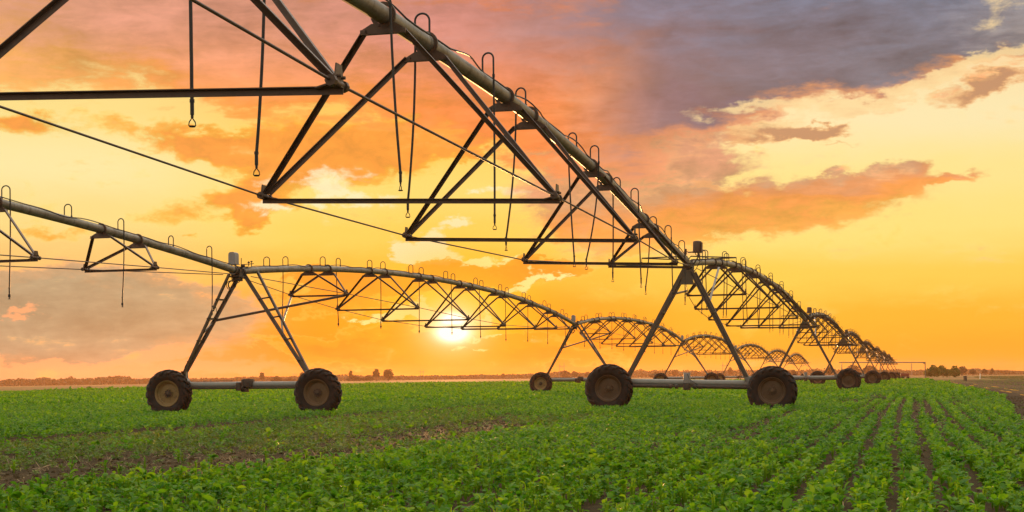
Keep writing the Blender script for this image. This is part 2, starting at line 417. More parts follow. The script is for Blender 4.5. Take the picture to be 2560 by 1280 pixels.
def metal_mat(name, c0, c1, metallic, rough, scale=6.0, bands=False, rust=(0.09, 0.042, 0.02), rustamt=.5):
    m, W, b, nt = material(name)
    g = nt.nodes.new('ShaderNodeNewGeometry').outputs['Position']
    n1, _ = W.noise(g, scale, 6, .65); n2, _ = W.noise(g, scale * 7, 4, .6)
    col = W.mix(W.mapr(W.m('ADD', n1, W.m('MULTIPLY', W.m('SUBTRACT', n2, .5), .5)), .3, .72), c0, c1)
    if bands:
        y = W.sep(objco(W))[1]
        s1 = W.m('FRACT', W.m('MULTIPLY', y, 1 / .62))
        seam = W.m('SUBTRACT', 1, W.mapr(W.m('ABSOLUTE', W.m('SUBTRACT', s1, .5)), .0, .06))
        nb, _ = W.noise(W.xyz(0, W.m('MULTIPLY', y, 3.2), 0), 1.0, 4, .7)
        col = W.mix(W.m('MULTIPLY', W.mapr(nb, .45, .7), .55), col, rust)
        col = W.mix(W.m('MULTIPLY', seam, .35), col, (0.06, 0.05, 0.04))
    rm = W.mapr(W.m('ADD', n1, W.m('MULTIPLY', n2, .3)), .62, .85)
    col = W.mix(W.m('MULTIPLY', rm, rustamt), col, rust)
    if bands:
        n3, _ = W.noise(W.vm('MULTIPLY', objco(W), (5.0, .7, 5.0)), 2.2, 6, .7)
        col = W.mix(W.m('MULTIPLY', W.mapr(n3, .48, .66), .6), col, (0.085, 0.06, 0.04))
        col = W.mix(W.m('MULTIPLY', W.mapr(n2, .56, .70), .45), col, (0.46, 0.43, 0.38))
    nt.links.new(col, b.inputs['Base Color'])
    b.inputs['Metallic'].default_value = metallic
    nt.links.new(W.mapr(n2, .2, .8, rough - .1, rough + .15, 'LINEAR'), b.inputs['Roughness'])
    bump(W, b, n2, .0015, .4)
    return m
M = {}
M['pipe'] = metal_mat('galvanised_pipe', (0.22, 0.20, 0.165), (0.34, 0.31, 0.255), .45, .5, 3.0, True, rustamt=.5)
M['brace'] = metal_mat('weathered_steel', (0.085, 0.052, 0.036), (0.145, 0.095, 0.068), .4, .46, 5.0, rust=(0.075, 0.032, 0.016), rustamt=.6)
M['leg'] = metal_mat('galvanised_steel', (0.11, 0.088, 0.068), (0.18, 0.148, 0.118), .4, .48, 4.0, rust=(0.06, 0.03, 0.018), rustamt=.4)
M['beam'] = metal_mat('galvanised_beam', (0.23, 0.23, 0.215), (0.32, 0.315, 0.29), .4, .48, 3.0, rustamt=.3)
M['dark'] = metal_mat('greasy_steel', (0.045, 0.036, 0.03), (0.10, 0.08, 0.065), .4, .55, 9.0, rustamt=.6)
M['box_grey'] = metal_mat('grey_painted_sheet', (0.26, 0.24, 0.235), (0.33, 0.31, 0.30), .1, .5, 5.0, rustamt=.3)
M['box_brown'] = metal_mat('brown_weathered_sheet', (0.10, 0.055, 0.035), (0.15, 0.085, 0.05), .1, .6, 6.0, rustamt=.5)
M['red'] = metal_mat('red_paint', (0.20, 0.03, 0.018), (0.27, 0.045, 0.022), .0, .6, 4.0, rustamt=.6)
M['white'] = metal_mat('white_paint', (0.70, 0.68, 0.62), (0.8, 0.78, 0.72), .0, .6, 4.0, rustamt=.1)
M['wood'] = metal_mat('weathered_wood', (0.10, 0.075, 0.05), (0.16, 0.12, 0.08), .0, .8, 8.0, rustamt=.3)
M['pylon'] = metal_mat('pylon_steel', (0.20, 0.20, 0.20), (0.26, 0.26, 0.25), .4, .6, 1.0, rustamt=.2)
def plain(name, col, rough, n_amt=.35, scale=12.0, bd=.002):
    m, W, b, nt = material(name)
    g = nt.nodes.new('ShaderNodeNewGeometry').outputs['Position']
    n1, _ = W.noise(g, scale, 6, .65)
    c = W.mix(W.mapr(n1, .3, .7), tuple(x * (1 - n_amt) for x in col), tuple(min(1, x * (1 + n_amt)) for x in col))
    nt.links.new(c, b.inputs['Base Color']); b.inputs['Roughness'].default_value = rough
    bump(W, b, n1, bd, .6)
    return m
M['hose'] = plain('black_hose', (0.022, 0.02, 0.018), .55)
M['cable'] = plain('black_cable', (0.02, 0.018, 0.016), .5)
# tyre: dark rubber with muddy patches, heavier towards the treads as painted light
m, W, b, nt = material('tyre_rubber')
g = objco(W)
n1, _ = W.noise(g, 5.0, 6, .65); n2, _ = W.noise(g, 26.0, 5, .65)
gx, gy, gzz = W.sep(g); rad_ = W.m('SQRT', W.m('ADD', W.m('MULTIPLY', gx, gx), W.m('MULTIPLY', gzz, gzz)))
tread_lit = W.mapr(rad_, .56, .70, .22, 1.0)                      # lit treads painted in: brown fades on the side walls
mud_lit = W.m('MULTIPLY', W.mapr(W.m('ADD', n1, W.m('MULTIPLY', W.m('SUBTRACT', n2, .5), .6)), .38, .68), tread_lit)
c = W.mix(mud_lit, (0.0036, 0.003, 0.0028), (0.027, 0.016, 0.009))
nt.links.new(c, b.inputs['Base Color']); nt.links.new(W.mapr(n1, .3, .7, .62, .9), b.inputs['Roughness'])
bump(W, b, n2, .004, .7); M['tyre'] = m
def rim_mat(name, c0, c1):
    m, W, b, nt = material(name)
    g = objco(W); n1, _ = W.noise(g, 6.0, 6, .65); n2, _ = W.noise(g, 30.0, 4, .6)
    c = W.mix(W.mapr(n1, .3, .7), c0, c1)
    c = W.mix(W.m('MULTIPLY', W.mapr(W.m('ADD', n1, W.m('MULTIPLY', n2, .4)), .64, .9), .7), c, (0.08, 0.045, 0.025))
    nt.links.new(c, b.inputs['Base Color']); b.inputs['Roughness'].default_value = .55; b.inputs['Metallic'].default_value = .1
    bump(W, b, n2, .002, .4); return m
M['rim_tan'] = rim_mat('tan_painted_rim', (0.24, 0.155, 0.055), (0.32, 0.21, 0.08))
M['rim_rust'] = rim_mat('shaded_tan_rim', (0.12, 0.07, 0.03), (0.17, 0.105, 0.045))  # rear left rims: tan rim with its shaded look put into the colour
M['rim_shaded'] = M['rim_rust']; M['rim_rust'] = rim_mat('rusty_rim', (0.075, 0.042, 0.02), (0.13, 0.078, 0.036))

# ================================================================== field frame: rows run along the irrigation lines
AROW = 0.255
SA, CA = math.sin(AROW), math.cos(AROW)
def xy(sv, q): return sv * CA + q * SA, -sv * SA + q * CA      # s across the rows, q along them
def sq(x, y): return x * CA - y * SA, x * SA + y * CA
def gz(x, y):
    """the land falls away slightly far off to the left"""
    a = np.clip((np.asarray(y, float) - 150) / 500, 0, 1); a = a * a * (3 - 2 * a)
    return -np.clip(.0063 * np.clip(-np.asarray(x, float) - 30, 0, None), 0, 4.0) * a
def vnoise(x, y, seed=0):
    """smooth 2-D value noise, numpy"""
    x = np.asarray(x, float); y = np.asarray(y, float)
    xi = np.floor(x).astype(np.int64); yi = np.floor(y).astype(np.int64); fx = x - xi; fy = y - yi
    fx = fx * fx * (3 - 2 * fx); fy = fy * fy * (3 - 2 * fy)
    def h(a, b):
        n = (a * 374761393 + b * 668265263 + seed * 982451653) & 0x7fffffff
        n = ((n ^ (n >> 13)) * 1274126177) & 0x7fffffff
        return ((n ^ (n >> 16)) & 0xffff) / 65535.0
    return (h(xi, yi) * (1 - fx) + h(xi + 1, yi) * fx) * (1 - fy) + (h(xi, yi + 1) * (1 - fx) + h(xi + 1, yi + 1) * fx) * fy
def fbm(x, y, seed=0, o=4):
    r = 0; a = .5; t = 0
    for i in range(o):
        r = r + a * vnoise(np.asarray(x) * 2 ** i, np.asarray(y) * 2 ** i, seed + i * 17); t += a; a *= .5
    return r / t

def soil_mat(name, c0, c1, c2, bscale=1.0):
    m, W, b, nt = material(name)
    g = nt.nodes.new('ShaderNodeNewGeometry').outputs['Position']
    n1, _ = W.noise(g, .9, 6, .65); n2, _ = W.noise(g, 14.0, 6, .68); n3, _ = W.noise(g, 60.0, 4, .6)
    c = W.mix(W.mapr(n1, .3, .7), c0, c1)
    c = W.mix(W.m('MULTIPLY', W.mapr(n2, .5, .75), .6), c, c2)
    nt.links.new(c, b.inputs['Base Color']); b.inputs['Roughness'].default_value = .95
    b.inputs['Specular IOR Level'].default_value = .15
    bump(W, b, W.m('ADD', n2, W.m('MULTIPLY', n3, .4)), .05 * bscale, .9)
    return m
M['soil'] = soil_mat('field_soil', (0.044, 0.030, 0.011), (0.070, 0.046, 0.017), (0.10, 0.068, 0.028))
M['track'] = soil_mat('wet_track_soil', (0.055, 0.034, 0.016), (0.085, 0.054, 0.026), (0.035, 0.022, 0.011), 1.6)
M['plough'] = soil_mat('dark_ploughed_soil', (0.036, 0.024, 0.010), (0.055, 0.038, 0.015), (0.050, 0.046, 0.015), 2.0)
# the wide land: straw stubble and dry grass in long strips
m, W, b, nt = material('stubble_land')
g = nt.nodes.new('ShaderNodeNewGeometry').outputs['Position']
mp = nt.nodes.new('ShaderNodeMapping'); nt.links.new(g, mp.inputs[0]); mp.inputs[2].default_value = (0, 0, .08); mp.inputs[3].default_value = (.004, .02, .02)
n1, _ = W.noise(mp.outputs[0], 1.0, 5, .6); n2, _ = W.noise(g, .25, 5, .6)
c = W.ramp(W.m('ADD', n1, W.m('MULTIPLY', W.m('SUBTRACT', n2, .5), .25)), [(.3, (0.055, 0.06, 0.014)), (.42, (0.11, 0.08, 0.025)), (.55, (0.19, 0.115, 0.04)), (.7, (0.14, 0.092, 0.032)), (.8, (0.075, 0.066, 0.018))], 'LINEAR')
nt.links.new(c, b.inputs['Base Color']); b.inputs['Roughness'].default_value = .95; b.inputs['Specular IOR Level'].default_value = .1
bump(W, b, n2, .2, .6); M['land'] = m
m, W, b, nt = material('puddle_water')
b.inputs['Base Color'].default_value = (0.05, 0.035, 0.022, 1); b.inputs['Roughness'].default_value = .10
g = nt.nodes.new('ShaderNodeNewGeometry').outputs['Position']; n1, _ = W.noise(g, 8.0, 3, .5); bump(W, b, n1, .004, .25); M['water'] = m

def grid_sheet(name, xs, ys, mat, z0=0.0, frame=True):
    """a sheet over a grid; frame=True: (s,q) field coordinates"""
    xs = np.asarray(xs); ys = np.asarray(ys); G, H = np.meshgrid(xs, ys)
    return sheet(name, G, H, mat, z0, frame)
def sheet(name, G, H, mat, z0, frame):
    X, Y = xy(G, H) if frame else (G, H)
    Z = gz(X, Y) + z0
    n, m_ = G.shape; V = np.stack([X, Y, Z], -1).reshape(-1, 3)
    I = np.arange(n * m_).reshape(n, m_)
    Fq = np.stack([I[:-1, :-1], I[:-1, 1:], I[1:, 1:], I[1:, :-1]], -1).reshape(-1, 4)
    me = bpy.data.meshes.new(name); fast_mesh(me, V, Fq)
    me.materials.append(mat); me.polygons.foreach_set('use_smooth', np.ones(len(me.polygons), bool))
    return link(name, me)
def fast_mesh(me, V, Fq):
    k = Fq.shape[1]
    me.vertices.add(len(V)); me.vertices.foreach_set('co', np.asarray(V, np.float32).ravel())
    me.loops.add(Fq.size); me.loops.foreach_set('vertex_index', np.asarray(Fq, np.int32).ravel())
    me.polygons.add(len(Fq)); me.polygons.foreach_set('loop_start', np.arange(0, Fq.size, k, dtype=np.int32))
    me.polygons.foreach_set('loop_total', np.full(len(Fq), k, np.int32))
    me.update(calc_edges=True); me.validate()

# ---- the setting
u = np.linspace(-1, 1, 121)
sp = np.sign(u) * (np.exp(np.abs(u) * 6.2) - 1) / (math.exp(6.2) - 1) * 2600
tag(grid_sheet('ground', sp, sp + 0, M['land'], -0.004, False), kind='structure')
FIELD_L, FIELD_FAR = -84.0, 268.0
def right_edge(q):
    q = np.asarray(q, float)
    return np.interp(q, [0, 18, 27, 33, 50, 73, 136, 244, 350], [5.5, 4.2, 2.7, 2.3, 3.1, 3.9, 4.0, 2.6, 2.0]) + .8 * (fbm(q / 9, 0 * q + 3.3, 5) - .5)
qs = np.concatenate([np.linspace(-30, 60, 60), np.linspace(62, FIELD_FAR, 120)])
T_ = np.linspace(0, 1, 40)
G = FIELD_L + (right_edge(qs)[:, None] + .3 - FIELD_L) * T_[None, :]; H = np.repeat(qs[:, None], 40, 1)
tag(sheet('field_soil', G, H, M['soil'], 0.0, True), kind='structure')
G = right_edge(qs)[:, None] + .3 + T_[None, :10] / T_[9] * 5.0 * np.ones_like(qs)[:, None]; H = np.repeat(qs[:, None], 10, 1)
tag(sheet('dirt_track', G, H, M['track'], 0.002, True), kind='structure')
G = right_edge(qs)[:, None] + 5.3 + T_[None, :10] / T_[9] * (9.0 + 5 * np.clip((160 - qs) / 160, 0, 1))[:, None]; H = np.repeat(qs[:, None], 10, 1)
tag(sheet('ploughed_strip', G, H, M['plough'], 0.006, True), kind='structure')
# puddles lying in the wheel ruts of the track
prng = random.Random(5)
mb_p = []
for q0, so_, ln, wd in [(92, 1.5, 5, .11), (97, 1.62, 4, .07), (103, 2.6, 9, .10), (111, 2.72, 5, .07), (118, 1.6, 7, .13), (128, 2.8, 10, .11), (143, 1.6, 6, .14), (160, 2.7, 12, .12), (182, 1.8, 14, .14), (210, 2.5, 15, .16), (79, 1.5, 3, .08)]:
    mbp = MB(); s0 = float(right_edge(q0)) + so_; ring = []
    for k in range(28):
        t = 2 * math.pi * k / 28; rr = 1 + .7 * (prng.random() - .5)
        X, Y = xy(s0 + wd * rr * math.cos(t), q0 + ln / 2 * rr * math.sin(t))
        ring.append((X, Y, float(gz(X, Y)) + .012))
    i0 = len(mbp.v); mbp.v += ring; mbp.f.append(tuple(range(28)))
    tag(mbp.build('puddle', M['water'], None, False), kind='structure')

# ================================================================== crop
ROWSP = 0.38
def crop_density(sv, q):
    """how well the plants stand: 1 dense, 0 bare; shaped like the wheel lane between the two machines"""
    n = fbm(sv / 1.6, q / 4.5, 21); n2 = fbm(sv / .7, q / 1.6, 31)
    d = np.ones_like(sv)
    lane = np.clip((sv + 15.6) / .8, 0, 1) * np.clip((-6.6 - 1.0 * np.clip((17 - q) / 5, 0, 1) + .9 * (n - .5) - sv) / .7, 0, 1) * np.clip((np.where(sv > -11.5, 43, 56) + 12 * (n2 - .5) - q) / 6, 0, 1)      # weedy lane s -15.6 .. -6.3
    wob = 1.4 * (fbm(q / 6, 0 * q, 3) - .5)
    bare = np.clip(1.25 - np.abs((sv + 9.2 + wob) / np.interp(q, [12, 18, 24, 32, 45], [1.2, 2.4, 2.0, 1.4, 1.0])) ** 3, 0, 1) * np.clip((n - .32) * 4.5, 0, 1) + .8 * np.exp(-((sv + 12.2) / .8) ** 2) * np.clip((n2 - .5) * 4, 0, 1)
    line = np.exp(-((sv + 15.25 + .3 * (n2 - .5)) / .42) ** 4)
    rowgap = vnoise(np.round(sv / ROWSP) * 7.31 + 3.7, q / 9.0 + np.round(sv / ROWSP) * 1.7, 55)
    right = np.clip((sv + 6.5) / 3.0, .0, 1) * np.clip((rowgap - .62) * 6, 0, 1) * np.interp(q, [12, 24, 40], [.55, .8, .9]) + np.clip((sv + 3.5) / 4.0, 0, 1) * np.clip((n - .5) * 2.0, 0, .5)
    return d, lane, np.clip(bare, 0, 1), line, right
def plants(q0, q1, dq, margin):
    """positions of plants in rows between two distances along the view"""
    out = []
    smin, smax = -130, 7
    rows = np.arange(math.floor(smin / ROWSP), math.ceil(smax / ROWSP) + 1) * ROWSP
    Qa = np.arange(q0 - 60, q1 + 60, dq)
    S, Q = np.meshgrid(rows, Qa); S = S.ravel(); Q = Q.ravel()
    S = S + .05 * np.sin(Q * .13 + S * .7) + rng.normal(0, 1, S.shape) * np.where(S > -5.5, np.interp(Q, [10, 24, 45], [.075, .055, .042]), .08); Q = Q + rng.uniform(-.5, .5, Q.shape) * dq
    X, Y = xy(S, Q)
    k = (Y >= q0) & (Y < q1) & (np.abs(X) < Y * .345 + margin) & (S > FIELD_L + .4) & (S < right_edge(Q)) & (Q < FIELD_FAR - 1)
    S, Q, X, Y = S[k], Q[k], X[k], Y[k]
    d, lane, bare, line, right = crop_density(S, Q)
    p = 1 - .86 * bare * (lane > .3) - .98 * line - np.minimum(right, .97)
    p = np.where(lane > .5, np.minimum(p, 1.0 - .80 * bare), p)
    k = rng.random(S.shape) < p
    weed = (lane > .5) & (rng.random(S.shape) < .88)
    return X[k], Y[k], S[k], Q[k], weed[k]

def leaf_cloud(name, X, Y, h, nl, ll, template, mat, stem=False, seed=3, wide=.8):
    """one mesh of all leaves: for every plant NL leaves of length LL on a stem of height H"""
    r = np.random.default_rng(seed); n = len(X)
    rep = np.repeat(np.arange(n), nl); m_ = len(rep)
    az = r.uniform(0, 2 * math.pi, m_); fr = r.uniform(.25, 1, m_) ** .8
    zb = h[rep] * fr; rad = ll[rep] * r.uniform(.1, .75, m_) * (1.15 - .6 * fr)
    pit = r.normal(.18, .38, m_) + .35 * (fr - .5); L = ll[rep] * (r.uniform(.65, 1.35, n)[rep]) * r.uniform(.6, 1.25, m_); roll = r.normal(0, .35, m_)
    wd = L * wide * r.uniform(.75, 1.15, m_)
    dx, dy = np.cos(az), np.sin(az)
    ox, oy = X[rep] + dx * rad, Y[rep] + dy * rad; oz = gz(X, Y)[rep] + zb
    az2 = az + r.normal(0, .5, m_); dx, dy = np.cos(az2), np.sin(az2)
    cp, sp_ = np.cos(pit), np.sin(pit)
    Ax = np.stack([dx * cp, dy * cp, sp_], -1)                # along the leaf
    Bx = np.stack([-dy, dx, 0 * dx], -1)                      # across
    Nx = np.cross(Ax, Bx)
    cr, sr = np.cos(roll)[:, None], np.sin(roll)[:, None]
    Bx, Nx = Bx * cr + Nx * sr, Nx * cr - Bx * sr
    tv, tf = template
    P = np.stack([ox, oy, oz], -1)
    V = P[:, None, :] + tv[None, :, 0, None] * (Ax * L[:, None])[:, None, :] + tv[None, :, 1, None] * (Bx * wd[:, None])[:, None, :] + tv[None, :, 2, None] * (Nx * L[:, None])[:, None, :]
    V[..., 2] = np.maximum(V[..., 2], .006 + gz(X, Y)[rep][:, None])
    Fq = tf[None] + (np.arange(m_) * len(tv))[:, None, None]
    V = V.reshape(-1, 3); Fq = Fq.reshape(-1, tf.shape[1])
    rnd = np.repeat(np.clip(r.normal(.48, .17, n)[rep] + r.normal(0, .15, m_) + .4 * (r.random(m_) < .03), 0, 1), len(tv))
    if stem and tf.shape[1] == 4:
        wv = .0035
        px, py = X[rep], Y[rep]; z0 = gz(X, Y)[rep]
        S4 = np.stack([np.stack([px - wv, py, z0], -1), np.stack([px + wv, py, z0], -1), np.stack([ox + wv, oy, oz], -1), np.stack([ox - wv, oy, oz], -1)], 1)
        Fs = np.arange(m_ * 4).reshape(m_, 4) + len(V)
        V = np.concatenate([V, S4.reshape(-1, 3)]); Fq = np.concatenate([Fq, Fs]); rnd = np.concatenate([rnd, np.full(m_ * 4, .8)])
    return V, Fq, rnd
def leaf_object(name, parts, mat):
    k = parts[0][1].shape[1]; off = 0; Vs = []; Fs = []; Rs = []
    for V, Fq, r_ in parts:
        Vs.append(V); Fs.append(Fq + off); Rs.append(r_); off += len(V)
    me = bpy.data.meshes.new(name); fast_mesh(me, np.concatenate(Vs), np.concatenate(Fs))
    a = me.attributes.new('rnd', 'FLOAT', 'POINT'); a.data.foreach_set('value', np.concatenate(Rs).astype(np.float32))
    me.materials.append(mat); me.polygons.foreach_set('use_smooth', np.ones(len(me.polygons), bool))
    return link(name, me)
# leaf outlines (along, across, up)
uu = [0, .16, .5, .82, 1.0]; ww = [.06, .36, .5, .34, .05]; up = [0, .03, .05, .0, -.10]
TV = []; 
for a_, w_, z_ in zip(uu, ww, up):
    TV += [(a_, -w_, z_ + .10 * w_), (a_, 0, z_ - .05), (a_, w_, z_ + .10 * w_)]
T_NEAR = (np.array(TV), np.array([(3 * i + j, 3 * i + j + 1, 3 * i + j + 4, 3 * i + j + 3) for i in range(4) for j in range(2)]))
T_MID = (np.array([(0, -.12, 0), (0, .12, 0), (.55, .5, .06), (.5, -.5, .06), (1, .16, -.08), (1, -.16, -.08)]), np.array([(0, 1, 2, 3), (3, 2, 4, 5)]))
T_FAR = (np.array([(0, -.3, 0), (0, .3, 0), (1, .36, 0), (1, -.36, 0)]), np.array([(0, 1, 2, 3)]))

def leaf_mat(name, c0, c1, c2, trans):
    m = bpy.data.materials.new(name); m.use_nodes = True; nt = m.node_tree; W = NB(nt); b = nt.nodes['Principled BSDF']
    at = nt.nodes.new('ShaderNodeAttribute'); at.attribute_name = 'rnd'
    g = nt.nodes.new('ShaderNodeNewGeometry').outputs['Position']
    n1, _ = W.noise(g, .35, 4, .6)
    v = W.m('ADD', at.outputs['Fac'], W.m('MULTIPLY', W.m('SUBTRACT', n1, .5), .7))
    c = W.ramp(v, [(.15, c0), (.5, c1), (.85, c2)], 'LINEAR')
    nt.links.new(c, b.inputs['Base Color']); b.inputs['Roughness'].default_value = .55; b.inputs['Specular IOR Level'].default_value = .22
    t = nt.nodes.new('ShaderNodeBsdfTranslucent')
    tc = W.mix(.5, c, W.vm('MULTIPLY', c, (1.7, 1.35, .5)))
    nt.links.new(tc, t.inputs[0])
    mx = nt.nodes.new('ShaderNodeMixShader'); mx.inputs[0].default_value = trans
    nt.links.new(b.outputs[0], mx.inputs[1]); nt.links.new(t.outputs[0], mx.inputs[2])
    nt.links.new(mx.outputs[0], nt.nodes['Material Output'].inputs[0])
    return m
M['leaf'] = leaf_mat('crop_leaf', (0.040, 0.165, 0.007), (0.098, 0.275, 0.009), (0.175, 0.345, 0.011), .48)
M['weed'] = leaf_mat('weed_leaf', (0.070, 0.150, 0.014), (0.115, 0.205, 0.018), (0.180, 0.220, 0.035), .38)

near = []; mid = []; far = []; weeds_m = []; weeds_n = []
def hgt(S, Q, n, lo, hi): return (lo + (hi - lo) * rng.random(n)) * (.75 + .5 * fbm(S / 2.2, Q / 3.0, 41))
X, Y, S, Q, wd_ = plants(5.5, 20, .07, 1.2)
k = ~wd_; near.append(leaf_cloud('', X[k], Y[k], hgt(S[k], Q[k], k.sum(), .09, .21), 13, rng.uniform(.034, .064, k.sum()), T_NEAR, None, True, 1, .86))
k = wd_; weeds_n.append(leaf_cloud('', X[k], Y[k], hgt(S[k], Q[k], k.sum(), .02, .07), 22, rng.uniform(.03, .055, k.sum()), T_MID, None, False, 2, .45))
X, Y, S, Q, wd_ = plants(20, 62, .072, 2.0)
k = ~wd_; mid.append(leaf_cloud('', X[k], Y[k], hgt(S[k], Q[k], k.sum(), .10, .21), 11, rng.uniform(.036, .062, k.sum()), T_MID, None, False, 3, .9))
k = wd_; weeds_m.append(leaf_cloud('', X[k], Y[k], hgt(S[k], Q[k], k.sum(), .03, .08), 17, rng.uniform(.035, .065, k.sum()), T_MID, None, False, 4, .5))
X, Y, S, Q, wd_ = plants(62, 150, .17, 3.0)
k = ~wd_; far.append(leaf_cloud('', X[k], Y[k], hgt(S[k], Q[k], k.sum(), .13, .21), 7, rng.uniform(.085, .14, k.sum()), T_FAR, None, False, 5, .9))
k = wd_; weeds_m.append(leaf_cloud('', X[k], Y[k], hgt(S[k], Q[k], k.sum(), .04, .08), 5, rng.uniform(.06, .10, k.sum()), T_MID, None, False, 6, .6))
X, Y, S, Q, wd_ = plants(150, 300, .45, 4.0)
far.append(leaf_cloud('', X, Y, hgt(S, Q, len(X), .14, .20), 4, rng.uniform(.22, .34, len(X)), T_FAR, None, False, 7, .9))
tag(leaf_object('crop_plants', near + mid + far, M['leaf']), kind='stuff', cat='crop', label='dense low green leafy crop covering the whole field in rows')
tag(leaf_object('weeds', weeds_n + weeds_m, M['weed']), kind='stuff', cat='weeds', label='short yellowish weeds in the trodden lane between the two machines')
# straw and clods lying on the bare patches
nS = 16000
S = rng.uniform(-16.5, 2.5, nS); Q = rng.uniform(6, 60, nS); X, Y = xy(S, Q)
_, lane, bare, line, right = crop_density(S, Q)
k = (np.abs(X) < Y * .345 + 1) & (rng.random(nS) < np.clip(bare + line + .4 * right + .2, 0, 1)); X, Y = X[k], Y[k]
V, Fq, r_ = leaf_cloud('', X, Y, np.full(len(X), .012), 3, rng.uniform(.03, .09, len(X)), T_FAR, None, False, 8, .16)
M['straw'] = plain('dry_straw', (0.30, 0.21, 0.10), .8, .5, 9.0)
tag(leaf_object('straw_litter', [(V, Fq, r_)], M['straw']), kind='stuff', cat='straw', label='dry straw bits scattered on the bare brown soil')
V0 = np.array([(-1, -1, -.6), (1, -1, -.6), (1, 1, -.6), (-1, 1, -.6), (-.7, -.6, .6), (.6, -.7, .5), (.7, .6, .65), (-.6, .7, .45)]) * .5
F0 = np.array([(0, 1, 5, 4), (1, 2, 6, 5), (2, 3, 7, 6), (3, 0, 4, 7), (4, 5, 6, 7)])
nC = 30000; S = rng.uniform(-16.5, 9, nC); Q = rng.uniform(6, 75, nC); X, Y = xy(S, Q)
_, lane, bare, line, right = crop_density(S, Q)
k = (np.abs(X) < Y * .345 + 1) & (rng.random(nC) < np.clip(bare + line + right * .6 + (S > right_edge(Q)) * .8 + .05, 0, 1)); X, Y = X[k], Y[k]
sz = rng.uniform(.012, .05, len(X)) * rng.uniform(.6, 1.3, len(X)); an = rng.uniform(0, 6.28, len(X))
jit = rng.uniform(.7, 1.3, (len(X), 8, 3)) * V0[None]
Vc = np.stack([jit[..., 0] * np.cos(an)[:, None] - jit[..., 1] * np.sin(an)[:, None], jit[..., 0] * np.sin(an)[:, None] + jit[..., 1] * np.cos(an)[:, None], jit[..., 2]], -1) * sz[:, None, None]
Vc[..., 0] += X[:, None]; Vc[..., 1] += Y[:, None]; Vc[..., 2] += (sz * .2)[:, None] + gz(X, Y)[:, None]
tag(leaf_object('soil_clods', [(Vc.reshape(-1, 3), (F0[None] + (np.arange(len(X)) * 8)[:, None, None]).reshape(-1, 4), np.zeros(len(X) * 8))], M['soil']), kind='stuff', cat='soil', label='small crumbly brown soil clods on the bare ground')

# ================================================================== irrigation machines
def arch(zt, rise, S, e=2.3):
    return lambda y: zt + rise * (1 - abs(2 * abs(y) / S - 1) ** e)
def spline(pts):
    xs = [p[0] for p in pts]; ys = [p[1] for p in pts]
    def f(x):
        x = abs(x); i = max(0, min(len(xs) - 2, int(np.searchsorted(xs, x)) - 1))
        def tg(j):
            a, b = max(0, j - 1), min(len(xs) - 1, j + 1)
            return (ys[b] - ys[a]) / (xs[b] - xs[a])
        h = xs[i + 1] - xs[i]; t = (x - xs[i]) / h
        return (2 * t ** 3 - 3 * t * t + 1) * ys[i] + (t ** 3 - 2 * t * t + t) * h * tg(i) + (-2 * t ** 3 + 3 * t * t) * ys[i + 1] + (t ** 3 - t * t) * h * tg(i + 1)
    return f
PR = 0.108      # pipe radius

def bracket_mesh(name):
    """ring flange clamped round the pipe with the trapezoid plate that carries two braces"""
    b = MB()
    b.lathe([(-.018, PR + .004), (-.018, PR + .05), (.018, PR + .05), (.018, PR + .004)], 20, close=True)
    for k in range(8):
        t = 2 * math.pi * (k + .5) / 8
        b.tube([(math.cos(t) * (PR + .032), -.034, math.sin(t) * (PR + .032)), (math.cos(t) * (PR + .032), .034, math.sin(t) * (PR + .032))], .011, 6)
    b.poly([(-.15, -.006, -.10), (.15, -.006, -.10), (.285, -.006, -.175), (.285, -.006, -.235), (-.285, -.006, -.235), (-.285, -.006, -.175)], (0, .012, 0))
    b.box((0, -.035, -.232), (.57, .07, .008))
    for sx in (-1, 1): b.box((sx * .25, 0.0, -.20), (.07, .085, .055), bev=.006)
    return b.mesh(name, M['brace'])
BRACKET = bracket_mesh('bracket')
def clamp_mesh(name):
    """the small casting that joins braces, cross bar and truss rod"""
    b = MB()
    b.tube([(0, -.13, 0), (0, .13, 0)], .030, 10)
    b.tube([(0, -.16, 0), (0, -.11, 0)], .046, 8); b.tube([(0, .11, 0), (0, .16, 0)], .046, 8)
    b.poly([(-.012, -.11, -.02), (-.012, .11, -.02), (-.012, .06, .15), (-.012, -.06, .15)], (.012, 0, 0))
    b.poly([(0, -.09, 0), (0, .09, 0), (.17, .04, -.03), (.17, -.04, -.03)], (0, 0, .012))
    b.tube([(-.05, -.045, .05), (.05, -.045, .05)], .014, 6); b.tube([(-.05, .045, .05), (.05, .045, .05)], .014, 6)
    return b.mesh(name, M['brace'])
CLAMP = clamp_mesh('joint_clamp')
def nozzle_mesh(kind):
    b = MB()
    b.tube([(0, 0, .02), (0, 0, -.12)], .020, 10); b.tube([(0, 0, .03), (0, 0, .0)], .025, 10)
    if kind == 'frame':
        b.tube([(0, 0, -.12), (0, 0, -.15)], .014, 8)
        for sx in (-1, 1): b.tube([(0, 0, -.15), (sx * .028, 0, -.19), (sx * .034, 0, -.225), (0, 0, -.232)], .0065, 6)
        b.lathe([(-.240, .001), (-.240, .03), (-.228, .034), (-.222, .001)], 12, 'Z')
    else:
        b.tube([(0, 0, -.12), (0, 0, -.145), (0, 0, -.15), (0, 0, -.22), (0, 0, -.24)], .02, 10, radii=[.018, .016, .034, .036, .02])
        b.lathe([(-.285, .001), (-.285, .033), (-.27, .036), (-.262, .012), (-.24, .010)], 10, 'Z')
    return b.mesh('nozzle', M['hose'])
NOZ = {'frame': nozzle_mesh('frame'), 'plug': nozzle_mesh('plug')}

